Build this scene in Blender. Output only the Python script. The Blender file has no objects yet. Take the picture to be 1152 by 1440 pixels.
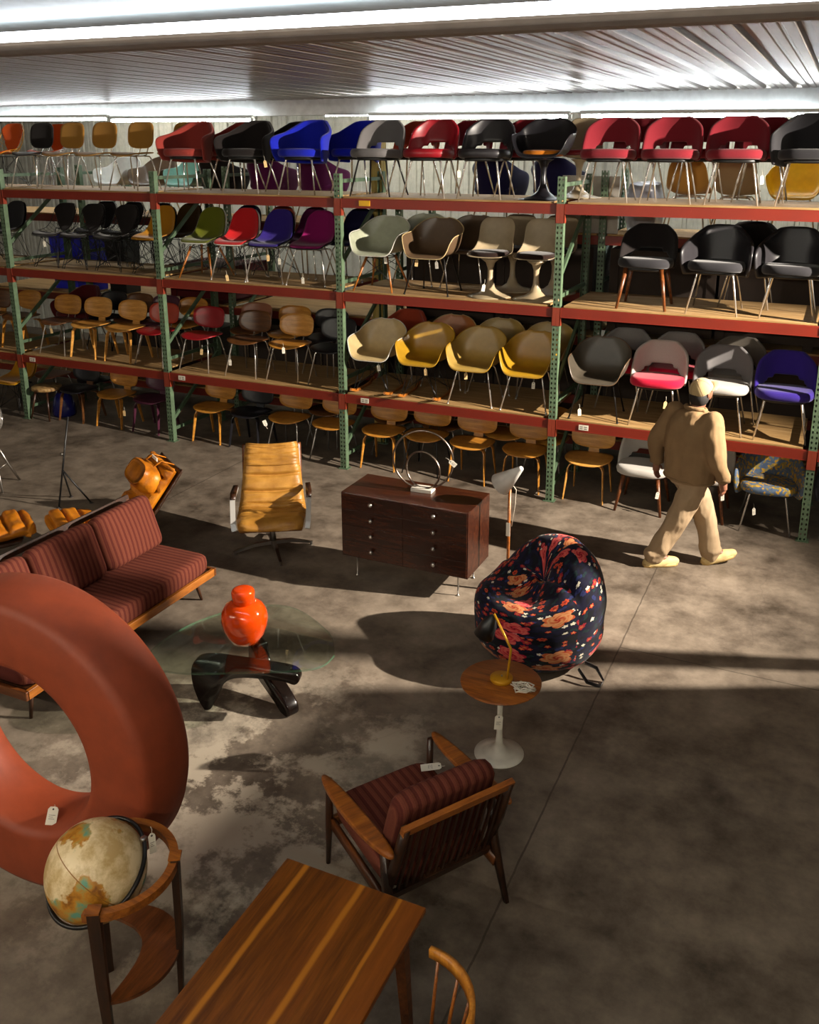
import bpy, bmesh, math, random
from mathutils import Vector, Matrix, noise
R = math.radians
C = bpy.context.scene.collection
random.seed(7)

# ---------------------------------------------------------------- helpers
def lin(h):
    h = h.lstrip('#')
    c = [int(h[i:i+2], 16)/255 for i in (0, 2, 4)]
    return tuple(x/12.92 if x <= .04045 else ((x+.055)/1.055)**2.4 for x in c) + (1,)

class NT:
    """small node-tree helper"""
    def __init__(s, name):
        s.m = bpy.data.materials.new(name); s.m.use_nodes = True
        s.t = s.m.node_tree; s.n = s.t.nodes
        s.b = s.n['Principled BSDF']; s.out = s.n['Material Output']
        s.co = None
    def node(s, typ, **kw):
        nd = s.n.new(typ)
        for k, v in kw.items():
            if k in nd.inputs.keys(): s.inp(nd, k, v)
            else: setattr(nd, k, v)
        return nd
    def inp(s, nd, k, v):
        if isinstance(v, bpy.types.NodeSocket): s.t.links.new(v, nd.inputs[k])
        else: nd.inputs[k].default_value = v
    def coord(s, kind='Object', scale=(1, 1, 1), rot=(0, 0, 0)):
        tc = s.n.new('ShaderNodeTexCoord'); mp = s.n.new('ShaderNodeMapping')
        mp.inputs['Scale'].default_value = scale; mp.inputs['Rotation'].default_value = rot
        s.t.links.new(tc.outputs[kind], mp.inputs['Vector'])
        return mp.outputs['Vector']
    def noise(s, vec, scale=5, detail=4, rough=.55):
        nd = s.n.new('ShaderNodeTexNoise'); s.t.links.new(vec, nd.inputs['Vector'])
        nd.inputs['Scale'].default_value = scale; nd.inputs['Detail'].default_value = detail; nd.inputs['Roughness'].default_value = rough
        return nd.outputs['Fac']
    def ramp(s, fac, stops, interp='LINEAR'):
        nd = s.n.new('ShaderNodeValToRGB'); s.t.links.new(fac, nd.inputs['Fac'])
        nd.color_ramp.interpolation = interp
        e = nd.color_ramp.elements
        while len(e) < len(stops): e.new(.5)
        for el, (p, c) in zip(e, stops):
            el.position = p; el.color = lin(c) if isinstance(c, str) else ((c, c, c, 1) if not isinstance(c, tuple) else c)
        return nd.outputs['Color']
    def mix(s, fac, a, b, blend='MIX'):
        nd = s.n.new('ShaderNodeMix'); nd.data_type = 'RGBA'; nd.blend_type = blend
        for i, v in ((0, fac), (6, a), (7, b)):
            if isinstance(v, bpy.types.NodeSocket): s.t.links.new(v, nd.inputs[i])
            else: nd.inputs[i].default_value = lin(v) if isinstance(v, str) else v
        return nd.outputs[2]
    def math(s, op, a, b=0., c=0.):
        nd = s.n.new('ShaderNodeMath'); nd.operation = op
        for i, v in enumerate((a, b, c)):
            if isinstance(v, bpy.types.NodeSocket): s.t.links.new(v, nd.inputs[i])
            else: nd.inputs[i].default_value = v
        return nd.outputs[0]
    def sep(s, vec):
        nd = s.n.new('ShaderNodeSeparateXYZ'); s.t.links.new(vec, nd.inputs[0]); return nd.outputs
    def set(s, **kw):
        for k, v in kw.items():
            k = k.replace('_', ' ')
            s.inp(s.b, k, lin(v) if isinstance(v, str) else v)
        return s
    def bump(s, h, strength=.3, dist=.01):
        nd = s.n.new('ShaderNodeBump'); nd.inputs['Strength'].default_value = strength; nd.inputs['Distance'].default_value = dist
        s.t.links.new(h, nd.inputs['Height']); s.t.links.new(nd.outputs[0], s.b.inputs['Normal'])

M = {}
def plain(key, col, rough=.5, metal=0., spec=.5, coat=0.):
    n = NT(key); v = n.coord()
    f = n.noise(v, 9, 3)
    c = lin(col)
    d = tuple(x*.8 for x in c[:3]) + (1,)
    n.set(Base_Color=n.ramp(f, [(.3, d), (.65, c)]), Roughness=rough, Metallic=metal)
    n.b.inputs['Specular IOR Level'].default_value = spec
    n.b.inputs['Coat Weight'].default_value = coat
    M[key] = n.m; return n
def fabric(key, col, dark=.75):
    n = NT(key); v = n.coord()
    f = n.noise(v, 260, 2); g = n.noise(v, 6, 3)
    c = lin(col); d = tuple(x*dark for x in c[:3]) + (1,)
    col1 = n.ramp(f, [(.3, d), (.7, c)])
    n.set(Base_Color=n.mix(n.math('MULTIPLY', g, .35), col1, d), Roughness=.95)
    n.b.inputs['Specular IOR Level'].default_value = .15
    n.b.inputs['Sheen Weight'].default_value = .15
    n.bump(f, .25, .002)
    M[key] = n.m; return n
def wood(key, dark, mid, light, scale=(1, 1, 1), rough=.42, fine=60, contrast=1.):
    n = NT(key); v = n.coord(scale=scale)
    f = n.noise(v, 3.2, 6, .62); g = n.noise(v, fine/6, 5, .7)
    fac = n.math('ADD', n.math('MULTIPLY', f, .62), n.math('MULTIPLY', g, .38))
    n.set(Base_Color=n.ramp(fac, [(.34, dark), (.5, mid), (.66, light)]), Roughness=rough)
    n.bump(g, .08, .002)
    M[key] = n.m; return n

# ---------------------------------------------------------------- mesh tools
def mk(name, verts, faces, mat=None, parent=None, smooth=True, loc=None, link=True):
    me = bpy.data.meshes.new(name)
    me.from_pydata([tuple(v) for v in verts], [], faces)
    bm = bmesh.new(); bm.from_mesh(me)
    bmesh.ops.recalc_face_normals(bm, faces=bm.faces); bm.to_mesh(me); bm.free()
    if smooth: me.shade_smooth()
    o = bpy.data.objects.new(name, me)
    if link: C.objects.link(o)
    if mat is not None: me.materials.append(M[mat] if isinstance(mat, str) else mat)
    if parent is not None: o.parent = parent
    if loc is not None: o.location = loc
    return o

class G:
    """collects primitives into one vertex / face list"""
    def __init__(s): s.v = []; s.f = []
    def add(s, v, f, mat=None):
        k = len(s.v)
        s.v += [mat @ Vector(p) if mat else Vector(p) for p in v]
        s.f += [tuple(i+k for i in q) for q in f]; return s
    def box(s, x0, x1, y0, y1, z0, z1, b=0., mat=None):
        if b <= 0:
            v = [(x, y, z) for z in (z0, z1) for y in (y0, y1) for x in (x0, x1)]
            return s.add(v, [(0, 2, 3, 1), (4, 5, 7, 6), (0, 1, 5, 4), (2, 6, 7, 3), (0, 4, 6, 2), (1, 3, 7, 5)], mat)
        bm = bmesh.new()
        bmesh.ops.create_cube(bm, size=1)
        for p in bm.verts:
            p.co = ((x0+x1)/2+p.co.x*(x1-x0), (y0+y1)/2+p.co.y*(y1-y0), (z0+z1)/2+p.co.z*(z1-z0))
        bmesh.ops.bevel(bm, geom=list(bm.edges), offset=b, segments=2, affect='EDGES', profile=.5)
        bm.verts.index_update()
        s.add([p.co.copy() for p in bm.verts], [tuple(q.index for q in f.verts) for f in bm.faces], mat)
        bm.free(); return s
    def tube(s, pts, r, n=8, caps=True, closed=False):
        pts = [Vector(p) for p in pts]; N = len(pts)
        rr = r if isinstance(r, (list, tuple)) else [r]*N
        k = len(s.v); up = None
        for i, p in enumerate(pts):
            a = pts[(i-1) % N] if (i > 0 or closed) else p
            b = pts[(i+1) % N] if (i < N-1 or closed) else p
            t = (b-a).normalized()
            if up is None:
                up = t.orthogonal().normalized()
            up = (up - t*up.dot(t))
            up = up.normalized() if up.length > 1e-6 else t.orthogonal().normalized()
            w = t.cross(up)
            for j in range(n):
                an = 2*math.pi*j/n
                s.v.append(p+(up*math.cos(an)+w*math.sin(an))*rr[i])
        m = N if closed else N-1
        for i in range(m):
            for j in range(n):
                i2 = (i+1) % N
                s.f.append((k+i*n+j, k+i*n+(j+1) % n, k+i2*n+(j+1) % n, k+i2*n+j))
        if caps and not closed:
            s.f.append(tuple(k+j for j in reversed(range(n)))); s.f.append(tuple(k+(N-1)*n+j for j in range(n)))
        return s
    def bar(s, pts, w, h, side=(1, 0, 0), taper=None):
        """rectangular section swept along pts; w along 'side', h across"""
        pts = [Vector(p) for p in pts]; N = len(pts); k = len(s.v); sd = Vector(side).normalized()
        for i, p in enumerate(pts):
            t = (pts[min(i+1, N-1)]-pts[max(i-1, 0)]).normalized()
            a = (sd - t*sd.dot(t)).normalized(); b = t.cross(a)
            q = taper[i] if taper else 1
            qw, qh = (q if isinstance(q, tuple) else (q, q))
            for (u, v) in ((-1, -1), (1, -1), (1, 1), (-1, 1)):
                s.v.append(p+a*u*w*qw/2+b*v*h*qh/2)
        for i in range(N-1):
            for j in range(4):
                s.f.append((k+i*4+j, k+i*4+(j+1) % 4, k+i*4+4+(j+1) % 4, k+i*4+4+j))
        s.f.append((k+3, k+2, k+1, k)); e = k+(N-1)*4; s.f.append((e, e+1, e+2, e+3)); return s
    def lathe(s, prof, n=24, cx=0, cy=0, closed=False, mat=None):
        v = []; f = []
        for (r, z) in prof:
            for j in range(n):
                a = 2*math.pi*j/n; v.append((cx+r*math.cos(a), cy+r*math.sin(a), z))
        P = len(prof)
        for i in range(P if closed else P-1):
            i2 = (i+1) % P
            for j in range(n): f.append((i*n+j, i*n+(j+1) % n, i2*n+(j+1) % n, i2*n+j))
        if not closed:
            f.append(tuple(reversed(range(n)))); f.append(tuple((P-1)*n+j for j in range(n)))
        return s.add(v, f, mat)
    def sphere(s, c, r, n=16, m=10, mat=None):
        c = Vector(c); rx, ry, rz = r if isinstance(r, tuple) else (r, r, r)
        v = [c+Vector((0, 0, -rz))]
        for i in range(1, m):
            ph = math.pi*i/m-math.pi/2
            for j in range(n):
                a = 2*math.pi*j/n; v.append(c+Vector((rx*math.cos(ph)*math.cos(a), ry*math.cos(ph)*math.sin(a), rz*math.sin(ph))))
        v.append(c+Vector((0, 0, rz))); f = []
        for j in range(n):
            f.append((0, 1+(j+1) % n, 1+j)); f.append((len(v)-1, 1+(m-2)*n+j, 1+(m-2)*n+(j+1) % n))
        for i in range(m-2):
            for j in range(n): f.append((1+i*n+j, 1+i*n+(j+1) % n, 1+(i+1)*n+(j+1) % n, 1+(i+1)*n+j))
        return s.add(v, f, mat)
    def slab(s, w, d, h, n=3., seg=36, rnd=.4, crown=0., shape=None, mat=None, z0=0.):
        """soft cushion / board: superellipse outline, rounded rim, optional crowned top. shape(x,y)->dz"""
        v = []; f = []
        rings = [(.0, 0), (.45, 0), (.8, 0), (1-rnd*h/max(w, d), .0), (1-rnd*.25*h/max(w, d), .18*h), (1, .5*h), (1-rnd*.25*h/max(w, d), .82*h), (1-rnd*h/max(w, d), h), (.8, h), (.45, h), (0, h)]
        for (q, z) in rings[1:-1]:
            for j in range(seg):
                a = 2*math.pi*j/seg; ca, sa = math.cos(a), math.sin(a)
                e = (abs(ca)**n+abs(sa)**n)**(-1/n)
                x, y = ca*e*w/2*q, sa*e*d/2*q
                zz = z0+z+(crown*(1-q*q) if z > h*.6 else 0)+(shape(x, y) if shape else 0)
                v.append((x, y, zz))
        P = len(rings)-2
        for i in range(P-1):
            for j in range(seg): f.append((i*seg+j, i*seg+(j+1) % seg, (i+1)*seg+(j+1) % seg, (i+1)*seg+j))
        b = len(v); sh = shape(0, 0) if shape else 0
        v.append((0, 0, z0+sh)); v.append((0, 0, z0+h+crown+sh))
        for j in range(seg):
            f.append((b, (j+1) % seg, j)); f.append((b+1, (P-1)*seg+j, (P-1)*seg+(j+1) % seg))
        return s.add(v, f, mat)
    def obj(s, name, mat=None, parent=None, smooth=True, loc=None):
        return mk(name, s.v, s.f, mat, parent, smooth, loc)

def catmull(P, n):
    P = [Vector(p) for p in P]; out = []
    m = len(P)-1
    for i in range(n):
        t = i*m/(n-1); k = min(int(t), m-1); u = t-k
        a, b, c, d = P[max(k-1, 0)], P[k], P[k+1], P[min(k+2, m)]
        out.append(.5*((2*b)+(c-a)*u+(2*a-5*b+4*c-d)*u*u+(3*b-a-3*c+d)*u**3))
    return out

def loft(center, rim, nu=17, nv=18, p=3., xp=.85, hole=None):
    """shell swept from front lip to back top. center: (y,z); rim: (x,y,z). returns verts, faces, grid"""
    Ce = catmull([(0, a, b) for a, b in center], nv); Ri = catmull(rim, nv)
    v = []; f = []
    for i in range(nv):
        for j in range(nu):
            u = -1+2*j/(nu-1); q = abs(u); k = q**p
            v.append(Vector((math.copysign(Ri[i].x*q**xp, u) if q else 0, Ce[i].y+(Ri[i].y-Ce[i].y)*k, Ce[i].z+(Ri[i].z-Ce[i].z)*k)))
    for i in range(nv-1):
        for j in range(nu-1):
            if hole and hole(-1+2*(j+.5)/(nu-1), (i+.5)/(nv-1)): continue
            f.append((i*nu+j, i*nu+j+1, (i+1)*nu+j+1, (i+1)*nu+j))
    return v, f

def bake(o, *mods):
    """apply modifiers (typ, props) to an object's mesh and keep only the result"""
    for typ, kw in mods:
        md = o.modifiers.new(typ, typ)
        for k, v in kw.items(): setattr(md, k, v)
    dg = bpy.context.evaluated_depsgraph_get(); dg.update()
    me = bpy.data.meshes.new_from_object(o.evaluated_get(dg))
    o.modifiers.clear(); old = o.data; o.data = me; me.name = old.name
    me.shade_smooth()
    return o

def empty(name, loc=(0, 0, 0), rz=0., label=None, cat=None, group=None):
    o = bpy.data.objects.new(name, None); C.objects.link(o)
    o.empty_display_size = .1; o.location = loc; o.rotation_euler = (0, 0, R(rz))
    if label: o['label'] = label
    if cat: o['category'] = cat
    if group: o['group'] = group
    return o
def tag(o, label, cat, group=None):
    o['label'] = label; o['category'] = cat
    if group: o['group'] = group
    return o
def struct(o): o['kind'] = 'structure'; return o
# ---------------------------------------------------------------- materials
for k, c in dict(coral='#93372f', black_cloth='#1f1a19', blue='#1420a8', grey_cloth='#6d6a6a', rust='#9c3d26', red_cloth='#7c1f29', charcoal='#2b2a2d',
                 olive='#5d6214', scarlet='#c01f22', violet='#2f2074', plum='#571445', magenta='#7d1053', navy='#17153a', mustard='#b27a17',
                 brown_cloth='#4a3410', white_cloth='#b9b4ac', pale_grey='#8e8b89', crimson_cloth='#c11236', purple_cloth='#34237e', tan_cloth='#a87832',
                 maroon='#4b0f10', orange_cloth='#cf5418', beige='#a58a64', khaki='#8d7450', trouser='#a68f6c', cap_cloth='#b09a70', cream_cloth='#c9bca0',
                 brown_pad='#24140e', taupe='#6c655c', mint_cloth='#7da393', plumdark='#3b1832', seatorange='#c77418').items(): fabric(k, c)
for k, c, r in [('leather_red', '#8f1420', .38), ('leather_black', '#262427', .42), ('fiberglass_green', '#a0a48e', .35), ('fiberglass_brown', '#5e4a36', .35),
                ('fiberglass_cream', '#b9a274', .35), ('fiberglass_yellow', '#a37c1e', .33), ('fiberglass_ochre', '#a58845', .35), ('fiberglass_grey', '#4b4439', .4),
                ('fiberglass_orange', '#a8642f', .38), ('fiberglass_white', '#c9c7bd', .35), ('fiberglass_mint', '#6f9c8b', .35), ('tulip_beige', '#a39275', .35),
                ('shell_lemon', '#d9a114', .35), ('shell_black', '#141317', .3), ('black_metal', '#100f0f', .45), ('black_ply', '#17161a', .4),
                ('plastic_blue', '#1a1fc0', .35), ('red_lacquer', '#8e151d', .35), ('plum_ply', '#4a2233', .35), ('pink_ply', '#8d5a42', .4),
                ('coral_lacquer', '#b0402a', .35), ('white_paint', '#d8d3c4', .4), ('lamp_white', '#d5d2cb', .4), ('brass', '#cf961c', .3), ('paper', '#e0d9c8', .8), ('manila', '#c8a873', .85),
                ('ink', '#4a4642', .8), ('marble', '#d3cdc0', .3), ('rubber', '#2a2522', .8), ('skin', '#7b4f3a', .55), ('hair', '#15100d', .8), ('boot', '#cbb279', .7),
                ('boot_sole', '#c3a468', .7), ('sticker_yellow', '#d6a514', .5), ('white_cord', '#cfc7b6', .5), ('cardboard', '#8a6a45', .85), ('dark_blocker', '#2a1d13', .85), ('grey_board', '#a9a49a', .7), ('wrap', '#8e9099', .25)]:
    plain(k, c, r)
plain('chrome', '#e4e1dc', .26, .85); plain('steel', '#b5b0a9', .28, 1.); plain('bronze', '#8d7f72', .3, 1.); plain('dark_metal', '#3c3a39', .35, .9)
M['brass'].node_tree.nodes['Principled BSDF'].inputs['Metallic'].default_value = .4
wood('ply', '#8a581e', '#b0762c', '#ca903e', (1, 1, 9), .32)
wood('ply_light', '#a06c2c', '#c48b40', '#daa55a', (1, 1, 9), .34)
wood('ply_dark', '#3a2312', '#583519', '#6e4723', (1, 1, 9), .34)
wood('ply_pale', '#7d5c38', '#9c7950', '#b59468', (1, 1, 9), .4)
wood('deck', '#795a33', '#987747', '#b08e5e', (.5, 5, 5), .8)
wood('rosewood', '#1b0b05', '#30140a', '#43200e', (1.2, 8, 8), .27)
wood('walnut', '#3a1c0a', '#5e3214', '#7a461e', (9, 1.2, 9), .36)
wood('walnut_light', '#6f3d12', '#94571c', '#b06c28', (1, 9, 9), .36)
wood('walnut_dark', '#1d0f07', '#301a0c', '#452612', (9, 9, 1.2), .35)
wood('oak', '#8c5314', '#b3701f', '#cc8a30', (9, 9, 1.4), .4)
wood('teak', '#5b3010', '#8a4c17', '#a9641f', (1.2, 9, 9), .36)
wood('ebony', '#0b0706', '#140c09', '#1d120d', (6, 6, 1), .2)
wood('pillar_wood', '#6d5a26', '#93803e', '#ae9a58', (6, 6, .8), .85)

def table_top():
    n = NT('planked_walnut'); v = n.coord(scale=(1, 1, 1)); x = n.sep(v)
    f = n.noise(n.coord(scale=(9, .9, 9)), 3.4, 7, .62); g = n.noise(n.coord(scale=(40, 2, 40)), 3, 4)
    base = n.ramp(n.math('ADD', n.math('MULTIPLY', f, .7), n.math('MULTIPLY', g, .3)), [(.33, '#3a1c06'), (.5, '#60340c'), (.68, '#7d4914')])
    plank = n.node('ShaderNodeTexVoronoi'); plank.voronoi_dimensions = '1D'
    n.t.links.new(n.math('ADD', x['X'], n.math('MULTIPLY', n.noise(n.coord(scale=(.2, 1.1, 1)), 2, 2), .03)), plank.inputs['W']); plank.inputs['Scale'].default_value = 8.5
    pc = n.sep(plank.outputs['Color'])
    base = n.mix(n.math('MULTIPLY', pc['X'], .5), base, '#8a4a17', 'MIX')
    wob = n.math('ADD', x['X'], n.math('MULTIPLY', n.math('SUBTRACT', n.noise(n.coord(scale=(.3, 2.2, 1)), 1.5, 3), .5), .014))
    def band(c, w):
        return n.math('SUBTRACT', 1, n.math('SMOOTHSTEP' if False else 'MINIMUM', n.math('DIVIDE', n.math('ABSOLUTE', n.math('SUBTRACT', wob, c)), w), 1))
    sap = n.math('MAXIMUM', n.math('MAXIMUM', band(-.225, .017), band(.04, .018)), band(.215, .012))
    n.set(Base_Color=n.mix(n.math('MINIMUM', n.math('MULTIPLY', sap, 1.3), .8), base, '#b2701f'), Roughness=.3)
    n.b.inputs['Specular IOR Level'].default_value = .35
    M['planked_walnut'] = n.m
table_top()

def stripes(key, axis, base='#663328', dark='#2e120d', pitch=.046):
    n = NT(key); v = n.coord(); x = n.sep(v)[axis]
    a = n.math('SINE', n.math('MULTIPLY', x, 2*math.pi/pitch))
    b = n.math('SINE', n.math('MULTIPLY', x, 2*math.pi/pitch*3))
    w = n.noise(v, 220, 2)
    c = n.ramp(n.math('ADD', n.math('MULTIPLY', n.math('ADD', a, 1), .38), n.math('MULTIPLY', n.math('ADD', b, 1), .12)), [(.02, dark), (.16, '#55261f'), (.4, base), (.7, '#774330'), (.95, '#602d26')])
    n.set(Base_Color=n.mix(n.math('MULTIPLY', w, .5), c, dark), Roughness=.95)
    n.b.inputs['Specular IOR Level'].default_value = .12
    n.bump(n.math('ADD', a, n.math('MULTIPLY', w, .5)), .35, .004); M[key] = n.m
stripes('striped_x', 'X'); stripes('striped_y', 'Y')

def leather(key, c, d, l):
    n = NT(key); v = n.coord()
    f = n.noise(v, 7, 5); g = n.noise(v, 90, 3)
    n.set(Base_Color=n.ramp(f, [(.3, d), (.5, c), (.7, l)]), Roughness=.42)
    n.b.inputs['Specular IOR Level'].default_value = .35
    n.bump(n.math('ADD', n.math('MULTIPLY', g, .3), n.noise(n.coord(scale=(1, 1, 2.2)), 9, 3)), .35, .015); M[key] = n.m
leather('caramel_leather', '#9a6c2a', '#7f551d', '#ad7e38'); leather('tan_leather', '#b3690f', '#8f4e0a', '#c77c18')

def concrete():
    n = NT('concrete'); v = n.coord(); x = n.sep(v)
    f = n.noise(v, .6, 9, .72); g = n.noise(v, 3.2, 8, .68); h = n.noise(v, 60, 3)
    c = n.ramp(n.math('ADD', n.math('MULTIPLY', f, .6), n.math('MULTIPLY', g, .4)), [(.39, '#40372d'), (.47, '#62574b'), (.54, '#776b5d'), (.63, '#8d8070')])
    # paler mottled patches round the seating group
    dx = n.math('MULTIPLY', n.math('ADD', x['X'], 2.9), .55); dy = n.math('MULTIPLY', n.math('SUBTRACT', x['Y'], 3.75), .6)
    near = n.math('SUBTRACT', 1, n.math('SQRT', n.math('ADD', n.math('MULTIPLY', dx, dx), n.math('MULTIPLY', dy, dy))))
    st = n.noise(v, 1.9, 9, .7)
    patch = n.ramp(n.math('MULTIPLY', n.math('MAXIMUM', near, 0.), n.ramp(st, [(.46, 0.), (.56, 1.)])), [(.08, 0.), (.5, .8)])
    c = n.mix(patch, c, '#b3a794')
    dk = n.ramp(n.noise(n.coord(rot=(0, 0, 1)), 1.3, 8, .72), [(.5, 0.), (.62, .75)])
    c = n.mix(n.math('MULTIPLY', dk, n.math('MINIMUM', n.math('MULTIPLY', n.math('MAXIMUM', near, 0.), 1.6), .75)), c, '#2e2620')
    # fine hairline cracks
    vo = n.node('ShaderNodeTexVoronoi'); vo.feature = 'DISTANCE_TO_EDGE'; vo.inputs['Scale'].default_value = .3
    wv = n.node('ShaderNodeVectorMath'); wv.operation = 'ADD'
    nz = n.node('ShaderNodeTexNoise'); n.t.links.new(v, nz.inputs['Vector']); nz.inputs['Scale'].default_value = 1.6
    sc = n.node('ShaderNodeVectorMath'); sc.operation = 'SCALE'; sc.inputs['Scale'].default_value = .5
    n.t.links.new(nz.outputs['Color'], sc.inputs[0]); n.t.links.new(v, wv.inputs[0]); n.t.links.new(sc.outputs[0], wv.inputs[1]); n.t.links.new(wv.outputs[0], vo.inputs['Vector'])
    cr = n.math('MULTIPLY', n.math('LESS_THAN', vo.outputs['Distance'], .002), n.math('GREATER_THAN', n.noise(v, .5, 3), .52))
    c = n.mix(n.math('MULTIPLY', cr, .1), c, '#2b241d')
    wob = n.math('MULTIPLY', n.math('SUBTRACT', n.noise(v, 5, 4), .5), .02)
    j1 = n.math('LESS_THAN', n.math('ABSOLUTE', n.math('ADD', n.math('ADD', x['X'], 1.195), wob)), .0055)
    j2 = n.math('MULTIPLY', n.math('LESS_THAN', n.math('ABSOLUTE', n.math('SUBTRACT', x['Y'], 6.28)), .005), n.math('GREATER_THAN', x['X'], -1.19))
    j3 = n.math('LESS_THAN', n.math('ABSOLUTE', n.math('ADD', x['X'], 6.3)), .006)
    c = n.mix(n.math('MULTIPLY', n.math('MAXIMUM', j1, n.math('MAXIMUM', j2, j3)), .6), c, '#2b231b')
    n.set(Base_Color=c, Roughness=n.ramp(g, [(.35, .5), (.65, .72)]))
    n.b.inputs['Specular IOR Level'].default_value = .35
    n.bump(n.math('ADD', g, n.math('MULTIPLY', h, .25)), .12, .02); M['concrete'] = n.m
concrete()

def perforated(key, col):
    """painted steel upright, punched with tear-drop holes every 51 mm on its faces"""
    n = NT(key); v = n.coord(); x = n.sep(v)
    zc = n.math('SUBTRACT', n.math('FRACT', n.math('MULTIPLY', x['Z'], 1/.051)), .5)
    def col_of(c, a): return n.math('LESS_THAN', n.math('ADD', n.math('POWER', n.math('DIVIDE', n.math('ABSOLUTE', n.math('SUBTRACT', x[a], c)), .0085), 2), n.math('POWER', n.math('DIVIDE', n.math('ABSOLUTE', zc), .26), 2)), 1)
    geo = n.node('ShaderNodeNewGeometry'); nn = n.sep(geo.outputs['Normal'])
    front = n.math('GREATER_THAN', n.math('ABSOLUTE', nn['Y']), .7)
    h = n.math('MULTIPLY', front, n.math('MAXIMUM', col_of(-.019, 'X'), col_of(.019, 'X')))
    f = n.noise(v, 14, 5)
    c = n.ramp(f, [(.35, tuple(q*.75 for q in lin(col)[:3])+(1,)), (.6, lin(col)), (.75, tuple(min(1, q*1.25) for q in lin(col)[:3])+(1,))])
    n.set(Base_Color=c, Roughness=.5)
    tr = n.node('ShaderNodeBsdfTransparent'); mx = n.node('ShaderNodeMixShader')
    n.t.links.new(h, mx.inputs[0]); n.t.links.new(n.b.outputs[0], mx.inputs[1]); n.t.links.new(tr.outputs[0], mx.inputs[2]); n.t.links.new(mx.outputs[0], n.out.inputs[0])
    M[key] = n.m
perforated('rack_green', '#566b51')
plain('brace_green', '#4a5f47', .5); 
def worn(key, col, chip):
    n = NT(key); v = n.coord()
    n.set(Base_Color=n.mix(n.ramp(n.noise(v, 22, 6, .7), [(.66, 0.), (.73, .45)]), n.ramp(n.noise(v, 2.5, 4), [(.3, tuple(q*.8 for q in lin(col)[:3])+(1,)), (.65, lin(col))]), chip), Roughness=.48); M[key] = n.m
worn('rack_red', '#741b04', '#86402a')
worn('rack_plate', '#84301a', '#7c7060')

def galvanised():
    n = NT('galvanised'); v = n.coord(scale=(1, .25, 1))
    f = n.noise(v, 6, 4)
    n.set(Base_Color=n.ramp(f, [(.3, '#7d746d'), (.65, '#8f8781')]), Metallic=.8, Roughness=.34); M['galvanised'] = n.m
galvanised()
plain('purlin', '#cfd3d2', .55); plain('beam_paint', '#8f8276', .5); plain('wall_panel', '#b4b1a4', .6); plain('reflector', '#c9d2d2', .4)
def emit(key, col, s):
    n = NT(key); n.set(Base_Color=col); n.b.inputs['Emission Color'].default_value = lin(col); n.b.inputs['Emission Strength'].default_value = s; M[key] = n.m
emit('tube_light', '#f3fbff', 55.); emit('tube_near', '#eef6ff', 12.); emit('tube_fill', '#f6ecd8', 330.); emit('tube_aisle', '#f6f3e6', 160.)
n_ = NT('polished_arm'); n_.set(Base_Color='#dcd9d3', Roughness=.32, Metallic=.55); M['polished_arm'] = n_.m

def glass():
    n = NT('clear_glass'); fr = n.node('ShaderNodeFresnel'); fr.inputs['IOR'].default_value = 1.5
    tr = n.node('ShaderNodeBsdfTransparent'); tr.inputs['Color'].default_value = (.90, .95, .91, 1)
    gl = n.node('ShaderNodeBsdfGlossy'); gl.inputs['Roughness'].default_value = .01
    mx = n.node('ShaderNodeMixShader'); n.t.links.new(fr.outputs[0], mx.inputs[0]); n.t.links.new(tr.outputs[0], mx.inputs[1]); n.t.links.new(gl.outputs[0], mx.inputs[2]); n.t.links.new(mx.outputs[0], n.out.inputs[0])
    ge = n.node('ShaderNodeNewGeometry'); n.t.links.new(n.math('MULTIPLY', n.math('MULTIPLY', fr.outputs[0], 2.), n.math('SUBTRACT', 1, ge.outputs['Backfacing'])), mx.inputs[0])
    M['clear_glass'] = n.m
glass()
plain('glass_edge', '#3f7a58', .1); n_ = NT('glass_edge'); n_.set(Base_Color='#4f8a68', Roughness=.1); n_.b.inputs['Alpha'].default_value = .32; M['glass_edge'] = n_.m
n = plain('vase_glaze', '#da4406', .06); n.b.inputs['Coat Weight'].default_value = 1.; n.b.inputs['Coat Roughness'].default_value = .04
n = plain('terracotta', '#8f3c1c', .6); n.bump(n.noise(n.coord(), 180, 2), .15, .003)

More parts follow.
